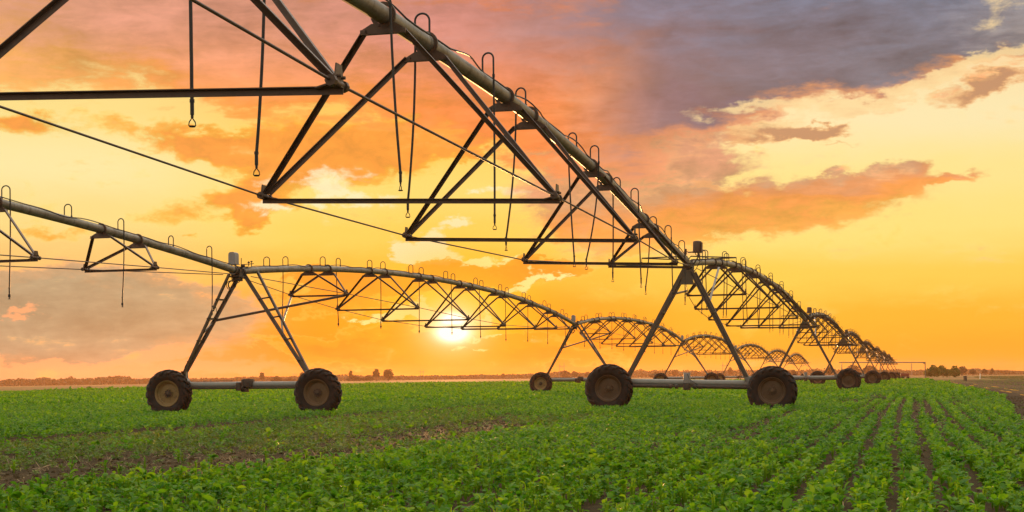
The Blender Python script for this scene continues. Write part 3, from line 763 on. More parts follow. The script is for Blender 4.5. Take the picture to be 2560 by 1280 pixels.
def make_span(label, group, loc, rz, y0, y1, zf, stations, hoses, nozzle, zbot, seed, cable_amp=.03, tilt=0.0):
    """a whole span; stations = [(y, half width, height of the bottom joint)]; hoses = [(y, side, has hose, lean x, lean y)]"""
    root = thing('irrigation_span', label, 'irrigation span', loc, rz, group)
    r = random.Random(seed); sg = 1 if y1 > y0 else -1
    ys = [y0 + (y1 - y0) * i / 60 for i in range(61)]
    b = MB(); b.tube([(0, y, zf(y)) for y in ys], PR, 18)
    for k in range(1, 7):                                        # welded sleeves where pipe lengths meet
        yk = y0 + (y1 - y0) * k / 7; b.tube([(0, yk - .12, zf(yk - .12)), (0, yk + .12, zf(yk + .12))], PR + .006, 18)
    b.build('pipe', M['pipe'], root)
    # wiring that lies along the top of the pipe
    b = MB(); n = 150; pts = []
    for i in range(n + 1):
        y = y0 + (y1 - y0) * i / n
        w = math.sin(i * .9 + seed) * .5 + math.sin(i * .37 + seed * 2) * .5
        x = .055 + .05 * w; lift = max(0, math.sin(i * .52 + seed) * cable_amp)
        pts.append((x, y, zf(y) + math.sqrt(max(0, PR * PR - min(x * x, PR * PR * .9))) + .014 + lift))
    b.tube(pts, .013, 6); b.build('cable', M['cable'], root)
    tops = {-1: [], 1: []}
    for (y, w, zb) in stations:
        zj = {s: zb - s * w * tilt for s in (-1, 1)}
        for s in (-1, 1): tops[s].append((s * w, y, zj[s]))
        b = MB(); b.angle((-w - .04, y, zj[-1] - .045), (w + .04, y, zj[1] - .045), .058, .008); b.build('cross_bar', M['brace'], root)
        for s in (-1, 1):
            c = link('joint_clamp', CLAMP, root); c.location = (s * w, y, zj[s]); c.scale = (-s, 1, 1)
        for dy in (-.9, .9):
            yy = y + dy
            sl_ = (zf(yy + .2) - zf(yy - .2)) / .4 * 1.0
            c = link('bracket', BRACKET, root); c.location = (0, yy, zf(yy)); c.rotation_euler = (math.atan(sl_), 0, 0)
            for s in (-1, 1):
                b = MB(); b.angle((s * (w - .04), y + math.copysign(.05, dy), zj[s] + .045), (s * .255, yy - math.copysign(.04, dy), zf(yy) - .20), .062, .008, (0, 1, 0), s)
                b.build('brace', M['brace'], root)
    for s in (-1, 1):
        P = [(s * .2, y0 + sg * .25, zf(y0) - .16)] + tops[s] + [(s * .2, y1 - sg * .25, zf(y1) - .16)]
        b = MB(); b.tube(P, .0125, 8); b.build('truss_rod', M['brace'], root)
    for (y, side, has, lx, ly, *low) in hoses:
        z = zf(y); h = .40 + .03 * r.random(); x1 = side * (.175 + .02 * r.random()); R_ = abs(x1) / 2
        tw = r.uniform(-.25, .25)
        up_ = [(0, 0, PR * .9), (0, 0, h - R_)]
        bend = [(x1 / 2 - math.copysign(1, x1) * R_ * math.cos(t), 0, h - R_ + R_ * math.sin(t)) for t in [math.pi * k / 10 for k in range(1, 10)]]
        pts = up_ + bend
        dn = [(x1, 0, h - R_), (x1, 0, .10 if not has else .04)]
        pts = [(p[0] * math.cos(tw), p[0] * math.sin(tw), p[2]) for p in pts + dn]
        pts = [(p[0], y + p[1], z + p[2]) for p in pts]
        bx_, by_ = pts[-1][0], pts[-1][1]
        b = MB()
        b.tube(pts, .0145, 8)
        b.tube([(0, y, z + PR * .9), (0, y, z + PR + .035)], .024, 8); b.tube([pts[-1], (bx_, by_, pts[-1][2] + .05)], .021, 8)
        if has:
            n = 12; zz = zbot + .26 + r.uniform(-.05, .05) - (low[0] if low else 0); hp = []
            for k in range(n + 1):
                t = k / n; sway = .008 * math.sin(t * 3.1 + r.random() * .3)
                hp.append((bx_ + lx * t * t + lx * .3 * t * (1 - t) + sway * .4, by_ + ly * t * t + sway, pts[-1][2] + (zz - pts[-1][2]) * t))
            b.tube(hp, .016, 8)
            ho = b.build('drop_hose', M['hose'], root)
            nz = link('nozzle', NOZ[nozzle], ho); nz.location = hp[-1]; nz.rotation_euler = (0, 0, r.uniform(0, 3)); nz.scale = (.85, .85, .85)
        else:
            b.build('gooseneck', M['hose'], root)
    return root

def tyre_mesh(R, W_):
    b = MB(); k = R / .70; hw = W_ / 2
    prof = [(-hw * .66, .385 * k), (-hw * .80, .41 * k), (-hw * .97, .47 * k), (-hw * 1.0, .54 * k), (-hw * .96, .60 * k), (-hw * .80, .645 * k), (-hw * .4, .662 * k), (0, .668 * k)]
    prof = prof + [(-y, r) for y, r in prof[-2::-1]] + [(hw * .55, .36 * k), (-hw * .55, .36 * k)]
    b.lathe(prof, 56, close=True)
    def surf(a):                                  # a 0 centre .. 1 shoulder .. 1.3 side wall
        P = [(0, .668), (.4, .662), (.8, .645), (.96, .60), (1.0, .55)]
        S = [0, .4, .8, 1.05, 1.3]
        for i in range(4):
            if a <= S[i + 1]:
                t = (a - S[i]) / (S[i + 1] - S[i]); return hw * (P[i][0] + (P[i + 1][0] - P[i][0]) * t), k * (P[i][1] + (P[i + 1][1] - P[i][1]) * t)
        return hw * P[-1][0], k * P[-1][1]
    nl = 17
    for side in (-1, 1):
        for i in range(nl):
            th0 = 2 * math.pi * (i + (.5 if side > 0 else 0)) / nl
            rows = []
            for a in (-.06, .3, .6, .85, 1.05, 1.26, 1.3):
                yv, rv = surf(max(a, 0)); yv = yv if a >= 0 else hw * a
                th = th0 + .26 * max(a, 0) ** 1.0; hh = (.056 if a < 1.0 else .052 if a < 1.1 else .034 if a < 1.28 else .004) * k; wd = (.064 if a < .5 else .080)
                nx = (0, 1) if a < .95 else (.6, .6)
                ring = []
                for (dth, up_) in ((-wd, -.012), (-wd * .72, hh), (wd * .72, hh), (wd, -.012)):
                    rr = rv + up_ * nx[1] + (0); yy = yv + up_ * nx[0]
                    ring.append((rr * math.cos(th + dth), side * yy, rr * math.sin(th + dth)))
                rows.append(ring)
            i0 = len(b.v)
            for ring in rows: b.v += ring
            for j in range(len(rows) - 1):
                for q in range(3):
                    b.f.append((i0 + j * 4 + q, i0 + j * 4 + q + 1, i0 + j * 4 + q + 5, i0 + j * 4 + q + 4))
            b.f.append((i0, i0 + 1, i0 + 2, i0 + 3)); e = i0 + (len(rows) - 1) * 4; b.f.append((e + 3, e + 2, e + 1, e))
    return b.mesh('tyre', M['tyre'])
def rim_mesh(R, W_, mat):
    b = MB(); k = R / .70; hw = W_ / 2
    b.lathe([(-hw * .72, .40 * k), (-hw * .80, .385 * k), (-hw * .70, .365 * k), (-hw * .62, .345 * k), (-.06, .335 * k), (-.035, .30 * k), (-.030, .29 * k), (-.012, .285 * k), (-.02, .12 * k), (-.05, .10 * k), (-.055, .001),
             (.02, .001), (.02, .285 * k), (.05, .33 * k), (hw * .7, .36 * k), (hw * .78, .40 * k)], 48)
    for i in range(8):
        t = 2 * math.pi * i / 8
        b.tube([(.135 * k * math.cos(t), -.075, .135 * k * math.sin(t)), (.135 * k * math.cos(t), -.01, .135 * k * math.sin(t))], .016, 6)
    for i in range(3):
        t = 2 * math.pi * i / 3 + .4
        b.box((.315 * k * math.cos(t), -.05, .315 * k * math.sin(t)), (.05, .04, .03))
    return b.mesh('rim', mat)
def hub_mesh(k, mat):
    b = MB(); b.lathe([(-.10, .001), (-.10, .05 * k), (-.085, .07 * k), (-.06, .075 * k), (-.055, .10 * k), (-.03, .105 * k)], 16)
    for i in range(9):
        t = 2 * math.pi * i / 9
        b.box((.10 * k * math.cos(t), -.062, .10 * k * math.sin(t)), (.035, .03, .035), Quaternion((0, 1, 0), -t))
    return b.mesh('hub', mat)
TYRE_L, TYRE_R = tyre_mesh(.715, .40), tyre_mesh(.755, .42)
RIM_T, RIM_M, RIM_B = rim_mesh(.715, .40, M['rim_tan']), rim_mesh(.715, .40, M['rim_shaded']), rim_mesh(.755, .42, M['rim_rust'])
HUB, HUB_B = hub_mesh(1.0, M['dark']), hub_mesh(1.0, M['rim_rust'])

def wheel(root, x, y, R, tyre, rim, roll):
    e = bpy.data.objects.new('wheel', None); COL.objects.link(e); e.parent = root; e.location = (x, y, R - .035); e.empty_display_size = .2
    t = link('tyre', tyre, e); t.rotation_euler = (0, roll, 0)
    q = link('rim', rim, e); q.rotation_euler = (0, roll * 1.7, 0)
    h = link('hub', HUB if rim is not RIM_B else HUB_B, e); h.rotation_euler = (0, roll, 0)
def coil(c, r, n, seed, sq_=1.0):
    rr = random.Random(seed); P = []
    for i in range(n * 16 + 1):
        t = 2 * math.pi * i / 16; q = r * (1 + .18 * math.sin(t * .37 + seed))
        P.append((c[0] + q * math.cos(t), c[1] + .06 * math.sin(t * .5) + .015 * i / 16, c[2] + q * sq_ * math.sin(t)))
    return P

def joint_parts(root, zp, seed):
    """the flexible joint and wiring on top of a tower"""
    b = MB()
    b.tube([(0, -.34, zp), (0, -.26, zp), (0, -.25, zp), (0, -.14, zp)], .13, 16, radii=[.135, .135, .112, .112]); b.tube([(0, .14, zp), (0, .25, zp), (0, .26, zp), (0, .34, zp)], .13, 16, radii=[.112, .112, .135, .135])
    b.lathe([(-.15, .10), (-.13, .14), (-.06, .155), (-.04, .135), (0, .16), (.04, .135), (.06, .155), (.13, .14), (.15, .10)], 18, c=(0, 0, zp))
    b.box((0, 0, zp - .17), (.34, .5, .05), bev=.008); b.box((.0, .0, zp - .24), (.22, .30, .12), bev=.015)
    for sx in (-1, 1): b.box((sx * .13, 0, zp - .06), (.03, .30, .22))
    b.build('flexible_joint', M['dark'], root)
    b = MB()
    P = coil((-.16, -.12, zp - .42), .13, 3, seed); b.tube([(0.06, -.4, zp + .12), (-.02, -.36, zp - .05), (-.10, -.2, zp - .25)] + P, .011, 6)
    b.tube([(.1, .3, zp + .11), (.16, .1, zp - .1), (.10, -.1, zp - .34), (0, -.15, zp - .40), (-.12, -.1, zp - .3)], .011, 6)
    b.build('wiring', M['cable'], root)

def make_tower_a(label, group, loc, rz, zp, w1, y1, z1):
    """left row: ladder legs of paired angle irons, forward struts, grey rounded control box"""
    root = thing('irrigation_tower', label, 'wheel tower', loc, rz, group)
    zb, R = .93, .715
    for s in (-1, 1):
        wx = 2.16 if s < 0 else 2.70; xb = -1.80 if s < 0 else 2.28; yb = -.02
        foot = [(xb, yb - .07, 1.26), (xb, yb + .07, 1.26)]
        top = [(s * .12, -.36, zp - .10), (s * .13, .46, zp - .08)] if s < 0 else [(s * .12, .22, zp - .08), (s * .12, 1.22, zp + .04)]
        for i in (0, 1):
            b = MB(); b.angle(foot[i], top[i], .098, .010, (0, 1, 0), s if i else -s); b.build('leg', M['leg'], root)
        for f in (.13, .34, .56, .75):
            a = Vector(foot[0]).lerp(Vector(top[0]), f); c = Vector(foot[1]).lerp(Vector(top[1]), f); d = (c - a).normalized() * .07
            b = MB(); b.angle(a - d, c + d, .05, .006); b.build('rung', M['leg'], root)
        b = MB(); f0, f1 = .36, .50
        b.angle(Vector(foot[0]).lerp(Vector(top[0]), f0 + .02), Vector(foot[1]).lerp(Vector(top[1]), f1 + .03), .05, .006); b.build('leg_brace', M['leg'], root)
        b = MB()                                       # gusset that carries leg and beam
        b.poly([(xb - .08, 0, 1.36), (xb + .08, 0, 1.36), (xb + s * .02 + .10, 0, .98), (xb - s * .14 - .0, 0, .86), (xb - s * .22, 0, 1.0)], (0, .16, 0)); b.build('gusset', M['beam'], root)
        b = MB(); b.box((s * (wx - .04), -.02, R - .03), (.22, .16, .24), bev=.03); b.box((s * (wx - .22), .02, zb - .08), (.24, .18, .22), bev=.03); b.tube([(s * wx, -.34, R - .035), (s * wx, .04, R - .035)], .07, 12); b.build('gearbox', M['dark'], root)
        # strut forward to the first joint on the other side (front leg) or on its own side (rear leg)
        j = Vector(((w1 - .03) * -s, y1, z1 - .05))
        fr = .545 if s < 0 else .50
        a = Vector(foot[1]).lerp(Vector(top[1]), fr); b = MB(); b.angle(a, j if s < 0 else j, .07 if s > 0 else .085, .008, (0, 0, 1), 1); b.build('tower_strut', M['brace'], root)
        wheel(root, s * wx, -.30, R, TYRE_L, RIM_T if s < 0 else RIM_M, .3 if s < 0 else 1.1)
    b = MB(); b.tube([(-1.95, 0, zb), (2.5, 0, zb)], .10, 18); b.build('base_beam', M['beam'], root)
    b = MB(); b.tube([(-1.95, -.12, zb - .10), (.1, -.12, zb - .10)], .028, 8); b.tube([(.4, -.12, zb - .10), (2.45, -.12, zb - .10)], .028, 8); b.build('drive_shaft', M['dark'], root)
    mx = .22
    b = MB(); b.box((mx + .12, -.06, zb + .05), (.34, .26, .24), bev=.02); b.tube([(mx - .02, -.14, zb - .10), (mx + .02, -.14, zb - .10)], .10, 14); b.box((mx - .14, -.08, zb - .05), (.16, .24, .26), bev=.02); b.box((mx + .02, -.06, zb - .16), (.20, .20, .12), bev=.02)
    for k in range(5): b.box((mx + .02 + k * .055, -.06, zb + .172), (.014, .24, .022))
    b.build('drive_motor', M['dark'], root)
    joint_parts(root, zp, 3)
    b = MB(); x0, z0 = -.07, zp + .22
    pr = [(-.11, 0), (.11, 0), (.11, .27), (.095, .325), (.05, .35), (-.05, .35), (-.095, .325), (-.11, .27)]
    b.prism([(-p[0], p[1]) for p in pr], (x0, -.26, z0), (x0, .02, z0))
    b.box((x0, -.12, z0 - .012), (.26, .32, .024)); b.tube([(x0 - .06, -.12, z0), (x0 - .05, -.10, zp + .08)], .018, 8); b.tube([(x0 + .06, -.12, z0), (x0 + .07, -.10, zp + .08)], .03, 8)
    b.build('control_box', M['box_grey'], root)
    b = MB(); b.box((.10, 0, zp + .12), (.5, .05, .03)); b.tube([(.12, 0, zp + .12), (.13, 0, zp + .40)], .012, 6); b.box((.18, 0, zp + .17), (.10, .1, .08), bev=.01)
    b.tube([(.20, 0, zp + .20), (.52, .04, zp + .22)], .012, 6); b.tube([(.36, .02, zp + .14), (.36, .02, zp + .30)], .012, 6); b.tube([(.45, .03, zp + .13), (.45, .03, zp + .31)], .012, 6); b.tube([(.33, .02, zp + .26), (.40, .02, zp + .26)], .02, 6); b.tube([(.42, .03, zp + .29), (.48, .03, zp + .29)], .018, 6)
    b.tube([(.12, .1, zp + .10), (.2, .2, zp - .05)], .025, 6)
    b.build('alignment_switch', M['dark'], root)
    b = MB(); xb = -1.9
    b.tube([(-.35, -.3, zp - .6), (-.62, -.26, zp - 1.0), (-.58, -.2, zp - 1.35), (-.86, -.16, zp - 1.5), (-1.2, -.12, zp - 2.1), (-1.72, -.1, 1.5), (-1.78, -.1, 1.15), (-1.66, -.06, 1.06), (-1.3, -.03, 1.05), (-.2, 0, 1.055)], .010, 6)
    b.build('leg_cable', M['cable'], root)
    return root

def make_tower_b(label, group, loc, rz, zp, w1, y1, z1):
    """right row: heavy plain legs with an apex plate, boom arms on top, brown control box on a post"""
    root = thing('irrigation_tower', label, 'wheel tower', loc, rz, group)
    zb, R = .93, .755
    for s in (-1, 1):
        wx = 2.44 if s < 0 else 2.70
        foot = [Vector((s * 1.93, -.10, 1.02)), Vector((s * 1.93, .08, 1.02))]; top = [Vector((s * .10, -.30, zp - .14)), Vector((s * .14, .34, zp - .20))]
        for i in (0, 1):
            b = MB(); b.angle(foot[i], top[i], .125, .012, (0, 1, 0), s if i else -s)
            b.build('leg', M['leg'], root)
        for f in (.33, .62):
            a = foot[0].lerp(top[0], f); c = foot[1].lerp(top[1], f); b = MB(); b.box((a + c) / 2, (.09, (c - a).length + .06, .07)); b.tube([a - Vector((0, .05, 0)), c + Vector((0, .05, 0))], .018, 6); b.build('leg_spacer', M['leg'], root)
        b = MB(); b.poly([(s * 1.93 - .1, 0, 1.14), (s * 1.93 + .1, 0, 1.14), (s * 1.93 + .12, 0, .95), (s * 1.93 - .12, 0, .95)], (0, .2, 0)); b.build('gusset', M['beam'], root)
        b = MB(); b.box((s * (wx - .05), -.02, R - .03), (.24, .18, .26), bev=.03); b.box((s * (wx - .28), -.02, zb - .10), (.22, .18, .20), bev=.03); b.tube([(s * wx, -.36, R - .035), (s * wx, .04, R - .035)], .075, 12); b.build('gearbox', M['dark'], root)
        wheel(root, s * wx, -.32, R, TYRE_R, RIM_B, .5 if s < 0 else 2.0)
        a = foot[1].lerp(top[1], .80 if s < 0 else .72)
        e = Vector((-w1 + .03, y1, z1 - .03)) if s < 0 else Vector((.24, y1 - 1.1, zp + .30))
        b = MB(); b.angle(a, e, .075, .008, (0, 0, 1)); b.build('tower_strut', M['leg'], root)
    b = MB(); b.tube([(-2.35, 0, zb), (2.35, 0, zb)], .105, 18); b.build('base_beam', M['beam'], root)
    b = MB(); b.tube([(-2.3, -.16, zb - .12), (-.55, -.16, zb - .12)], .055, 12); b.tube([(.35, -.16, zb - .12), (2.3, -.16, zb - .12)], .055, 12); b.tube([(-.6, -.16, zb - .12), (.4, -.16, zb - .12)], .03, 8)
    for x in (-.5, -.3, .28, .44): b.tube([(x - .05, -.16, zb - .12), (x + .05, -.16, zb - .12)], .07, 12)
    b.build('drive_shaft', M['dark'], root)
    b = MB(); b.tube([(2.02, -.16, zb - .12), (2.2, -.16, zb - .12)], .085, 12); b.build('shaft_collar', M['white'], root)
    b = MB(); b.box((.02, -.16, zb + .14), (.19, .26, .30), bev=.02); b.box((.02, -.15, zb + .30), (.22, .22, .04), bev=.008); b.build('drive_motor', M['box_grey'], root)
    b = MB(); b.box((.02, -.16, zb - .12), (.20, .30, .22), bev=.025); b.build('centre_gearbox', M['dark'], root)
    joint_parts(root, zp, 5)
    b = MB(); b.poly([(-.07, -.36, zp - .16), (.10, -.36, zp - .16), (.24, -.33, zp - .62), (-.22, -.33, zp - .62)], (0, .012, 0)); b.poly([(-.22, -.33, zp - .62), (.24, -.33, zp - .62), (.24, -.27, zp - .62), (-.22, -.27, zp - .62)], (0, 0, .01)); b.build('apex_plate', M['leg'], root)
    # control box standing on a bent post
    b = MB(); x0, z0 = .27, zp + .42
    b.lathe([(0, .001), (0, .135), (.02, .14), (.30, .14), (.335, .125), (.35, .06), (.352, .001)], 20, 'Z', (x0, 0, z0)); b.box((x0, 0, z0 - .012), (.32, .30, .02)); b.box((x0 + .145, 0, z0 + .15), (.02, .24, .30)); b.build('control_box', M['box_brown'], root)
    b = MB(); b.tube([(x0 + .02, .02, z0), (x0 + .03, .02, z0 - .16), (x0 - .06, .02, zp + .12), (.12, .02, zp - .02)], .022, 8); b.tube([(x0 - .13, 0, z0 + .0), (-.02, 0, z0 - .01), (-.10, 0, z0 + .05), (-.10, 0, zp + .05)], .022, 8); b.tube([(-.10, 0, z0 - .08), (-.10, 0, z0 + .10)], .04, 8); b.tube([(x0 - .06, 0, z0), (x0 - .05, 0, z0 - .08), (x0 + .03, 0, z0 - .12)], .014, 6); b.box((-.09, 0, zp + .22), (.10, .12, .16), bev=.015); b.build('box_post', M['dark'], root)
    for s in (-1, 1):
        tip = (s * 1.5, .02, zp + .235); b = MB()
        b.tube([tip, (s * .1, -.22, zp + .27), (0, -.24, zp + .11)], .02, 8); b.tube([tip, (s * .1, .26, zp + .19), (0, .3, zp + .10)], .02, 8); b.tube([tip, (tip[0], tip[1], tip[2] - .12)], .009, 6); b.lathe([(-.20, .001), (-.20, .025), (-.12, .022), (-.12, .001)], 8, 'Z', tip); b.tube([(tip[0], tip[1], tip[2] - .19), (tip[0] + .06, tip[1], tip[2] - .21)], .012, 6)
        b.build('spray_boom', M['dark'], root)
    b = MB(); b.tube([(x0 + .05, -.05, z0), (x0 + .10, -.1, zp + .1), (x0 - .02, -.15, zp - .15), (.1, -.2, zp - .25)], .012, 6)
    b.tube([(1.15, -.3, 2.6), (1.3, -.34, 2.2), (1.6, -.36, 1.6), (1.75, -.3, 1.15), (1.68, -.2, 1.05)], .010, 6); b.tube([(.12, -.34, zp - .2), (.5, -.34, zp - .9), (1.15, -.33, 2.62)], .010, 6); b.tube([(.05, -.3, zb + .28), (.14, -.3, zb + .10), (.28, -.28, zb + .0), (.36, -.25, zb - .04)], .009, 6)
    b.build('leg_cable', M['cable'], root)
    return root

ORD = ['first', 'second', 'third', 'fourth', 'fifth', 'sixth', 'seventh', 'eighth', 'ninth', 'tenth']
def dirv(a): return Vector((math.sin(a), math.cos(a), 0))
aL, aR, aL0, aR0, SPL = .246, .262, .290, .234, 50.58
TL, TR = Vector((-8.335, 46.3, 0)), Vector((5.603, 48.01, 0))
zL, zR = 3.31 + CAM_H, 3.56 + CAM_H
WID = [1.03, 1.63, 1.91, 1.90, 1.91, 1.63, 1.03]
ZBO = [2.95, 2.73, 2.52, 2.44, 2.52, 2.70, 2.86]
rr = random.Random(4)
def st(sg=1): return [(sg * (6.718 + 6.194 * i), WID[i], ZBO[i] + CAM_H) for i in range(7)]
def lean(): return rr.uniform(-.06, .06), rr.uniform(-.08, .08)

# ---- left row
GS_L, GT_L, GS_R, GT_R = 'spans of the left irrigation row', 'wheel towers of the left irrigation row', 'spans of the right irrigation row', 'wheel towers of the right irrigation row'
hl = [(y, (-1) ** i, i % 2 == 1, *lean()) for i, y in enumerate([2, 4, 6.9, 8.9, 11.8, 13.9, 16.9, 18.9, 21.9, 23.7, 26.9, 28.6, 31.6, 33.6, 36.6, 38.6, 41.6, 43.6, 46.4, 48.4])]
spanL = make_span('arched pipe span between first and second left row towers, crossing in front of the sun', GS_L, TL, -aL, .3, SPL - .3, arch(zL, 1.04, SPL), st(), hl, 'plug', 3.0, 1)
hl0 = [(-y, (-1) ** i, i % 2 == 0, *lean()) for i, y in enumerate([1.95, 3.9, 6.8, 8.95, 11.8, 13.9, 16.9, 18.9, 21.9, 23.7, 26.9, 28.6, 31.6, 33.6])]
make_span('nearest pipe span of the left row, running out of the left edge', GS_L, TL, -aL0, -.3, -SPL + .3, arch(zL, 1.04, SPL), st(-1), hl0, 'plug', 3.0, 2)
towL = make_tower_a('first wheel tower of the left row, ladder legs and tan rims, nearest on the left', GT_L, TL, -aL, zL, 1.03, 6.718, 2.95 + CAM_H)
NL = 7
small = lambda n: n not in ('rung', 'leg_cable', 'wiring', 'leg_brace')
for i in range(1, NL):
    p = TL + dirv(aL) * SPL * i; p.z = float(gz(p.x, p.y))
    t = copy_tree(towL, None, (lambda n: True) if i < 2 else small); t.location = p
    t['label'] = '%s wheel tower of the left row, counting from the camera' % ORD[i]
    if i < NL - 1:
        s_ = copy_tree(spanL, None, (lambda n: True) if i < 3 else (lambda n: n != 'nozzle')); s_.location = p
        s_['label'] = 'arched pipe span between the %s and %s towers of the left row' % (ORD[i], ORD[i + 1])
# ---- right row
hr = []
for c in (2.6, 8.6, 14.6, 20.6, 26.6, 32.6, 38.6, 44.6):
    hr += [(c, 1, True, *lean()), (c + 2.0, -1, True, *lean())]
spanR = make_span('arched pipe span between the first and second towers of the right row', GS_R, TR, -aR, .3, SPL - .3, arch(zR, 1.0, SPL), st(), hr, 'frame', 3.2, 3, .05)
zr0 = spline([(0, zR), (9, 3.97 + CAM_H), (16, 4.34 + CAM_H), (23.9, 4.47 + CAM_H), (30, 4.37 + CAM_H), (32, 4.31 + CAM_H), (41, 3.95 + CAM_H), (50.6, zR)])
st0 = [(-8.715, 1.03, 2.90), (-16.05, 1.63, 2.47), (-23.6, 1.92, 2.32), (-29.75, 1.91, 2.28), (-36.9, 1.67, 2.34), (-44.1, 1.2, 2.7)]
st0 = [(y, w, z + CAM_H) for y, w, z in st0]
hr0 = [(-2.4, 1, True, .0, 0), (-5.5, 1, True, .03, 0), (-7.2, -1, True, -.12, 0), (-11.6, 1, True, .05, 0), (-13.2, -1, True, -.02, 0), (-17.0, 1, True, -.28, 0), (-18.5, -1, True, .1, 0), (-23.0, -1, True, -.19, 0), (-25.9, 1, True, .0, 0),
       (-28.7, -1, True, -.12, 0), (-30.95, 1, True, .11, 0), (-34.7, 1, True, -.10, 0, .26), (-36.4, 1, True, .02, 0, .08), (-40.4, 1, True, 0, 0), (-42.3, -1, True, 0, 0)]
make_span('nearest pipe span of the right row, arching overhead down to the largest tower', GS_R, TR, -aR0, -.3, -SPL + .3, zr0, st0, hr0, 'frame', 3.2, 4, .09, .036)
towR = make_tower_b('largest wheel tower, nearest in the right row, with a brown control box', GT_R, TR, -aR, zR, 1.03, 6.718, 2.95 + CAM_H + .2)
towR.rotation_euler = (0, .022, -aR); towR.location = TR + Vector((-.10 * math.cos(aR), .10 * math.sin(aR), -.06))
NR = 8
smallb = lambda n: n not in ('leg_cable', 'wiring', 'shaft_collar', 'leg_spacer')
for i in range(1, NR):
    p = TR + dirv(aR) * SPL * i; p.z = float(gz(p.x, p.y))
    t = copy_tree(towR, None, (lambda n: True) if i < 2 else smallb); t.location = p
    t.rotation_euler = (0, 0, -aR)
    t['label'] = '%s wheel tower of the right row, counting from the camera' % ORD[i]
    if i < NR - 1:
        s_ = copy_tree(spanR, None, (lambda n: True) if i < 3 else (lambda n: n != 'nozzle')); s_.location = p
        s_['label'] = 'arched pipe span between the %s and %s towers of the right row' % (ORD[i], ORD[i + 1])

# ================================================================== far things
def at(px, Y):
    """a ground point given by a bearing in the photograph and a distance"""
    X = (px - 1280) / F * Y
    return X, Y, float(gz(X, Y))
# overhead supply pipe at the far end of the right row, and the red pump cart beside it
x1, y1, z1 = at(2311, 330); x0, y0, z0 = at(2098, 326)
t = thing('overhead_pipe', 'thin overhead pipe at the far end of the right row, bent down at one end', 'pipe', (x1, y1, z1), 0)
dx, dy = x0 - x1, y0 - y1
b = MB(); b.tube([(dx, dy, 3.75), (0, 0, 3.62)], .11, 8); b.build('pipe', M['pipe'], t)
b = MB(); b.tube([(0, 0, 3.62), (.12, 0, 3.5), (.18, 0, 3.2), (.2, 0, 0)], .10, 8); b.box((.02, 0, 3.52), (.5, .3, .4), bev=.05); b.build('down_pipe', M['pipe'], t)
b = MB(); b.angle((dx * .97, dy * .97 - .8, 0), (dx * .97, dy * .97, 3.7), .12, .012); b.angle((dx * .97, dy * .97 + .8, 0), (dx * .97, dy * .97, 3.7), .12, .012); b.build('support', M['leg'], t)
b = MB(); b.angle((dx * .52, dy * .52 - .8, 0), (dx * .52, dy * .52, 3.65), .12, .012); b.angle((dx * .52, dy * .52 + .8, 0), (dx * .52, dy * .52, 3.65), .12, .012); b.build('support', M['leg'], t)
x, y, z = at(2262, 326)
t = thing('pump_cart', 'small red pump cart on wheels at the far end of the right row', 'pump cart', (x, y, z), -.2); t.scale = (.72, .72, .72)
b = MB(); b.box((0, 0, 1.35), (2.4, 1.3, .9), bev=.12); b.build('tank', M['red'], t)
b = MB(); b.box((-1.9, 0, 1.2), (1.3, 1.0, .8), bev=.08); b.tube([(-2.2, 0, 1.6), (-2.2, 0, 2.3)], .05, 8); b.build('engine', M['dark'], t)
b = MB(); b.box((-.5, 0, .8), (4.2, 1.1, .14)); b.build('chassis', M['leg'], t)
for sx in (-1.9, .9):
    for sy in (-.65, .65):
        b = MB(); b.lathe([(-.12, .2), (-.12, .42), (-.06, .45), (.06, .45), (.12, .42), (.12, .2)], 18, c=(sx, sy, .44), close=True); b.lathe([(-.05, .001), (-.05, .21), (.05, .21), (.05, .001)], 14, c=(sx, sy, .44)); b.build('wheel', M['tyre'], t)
# posts and boxes by the track
x, y, z = at(2450, 315); t = thing('marker_post', 'short white marker post in the grass beyond the track', 'post', (x, y, z))
b = MB(); b.prism([(-.09, -.09), (.09, -.09), (.09, .09), (-.09, .09)], (0, 0, 0), (.04, 0, .95)); b.build('shaft', M['white'], t); b = MB(); b.box((.04, 0, 1.0), (.24, .24, .1), bev=.02); b.build('cap', M['white'], t)
x, y, z = at(2413, 215); t = thing('hydrant_box', 'small dark wooden hydrant box beside the muddy track', 'box', (x, y, z), .15)
b = MB(); b.box((0, 0, .42), (.38, .34, .62), bev=.015); b.build('body', M['wood'], t)
b = MB(); b.box((0, 0, .75), (.46, .42, .05)); b.build('lid', M['wood'], t)
for sx in (-1, 1): b = MB(); b.box((sx * .15, 0, .06), (.05, .05, .14)); b.build('leg', M['wood'], t)

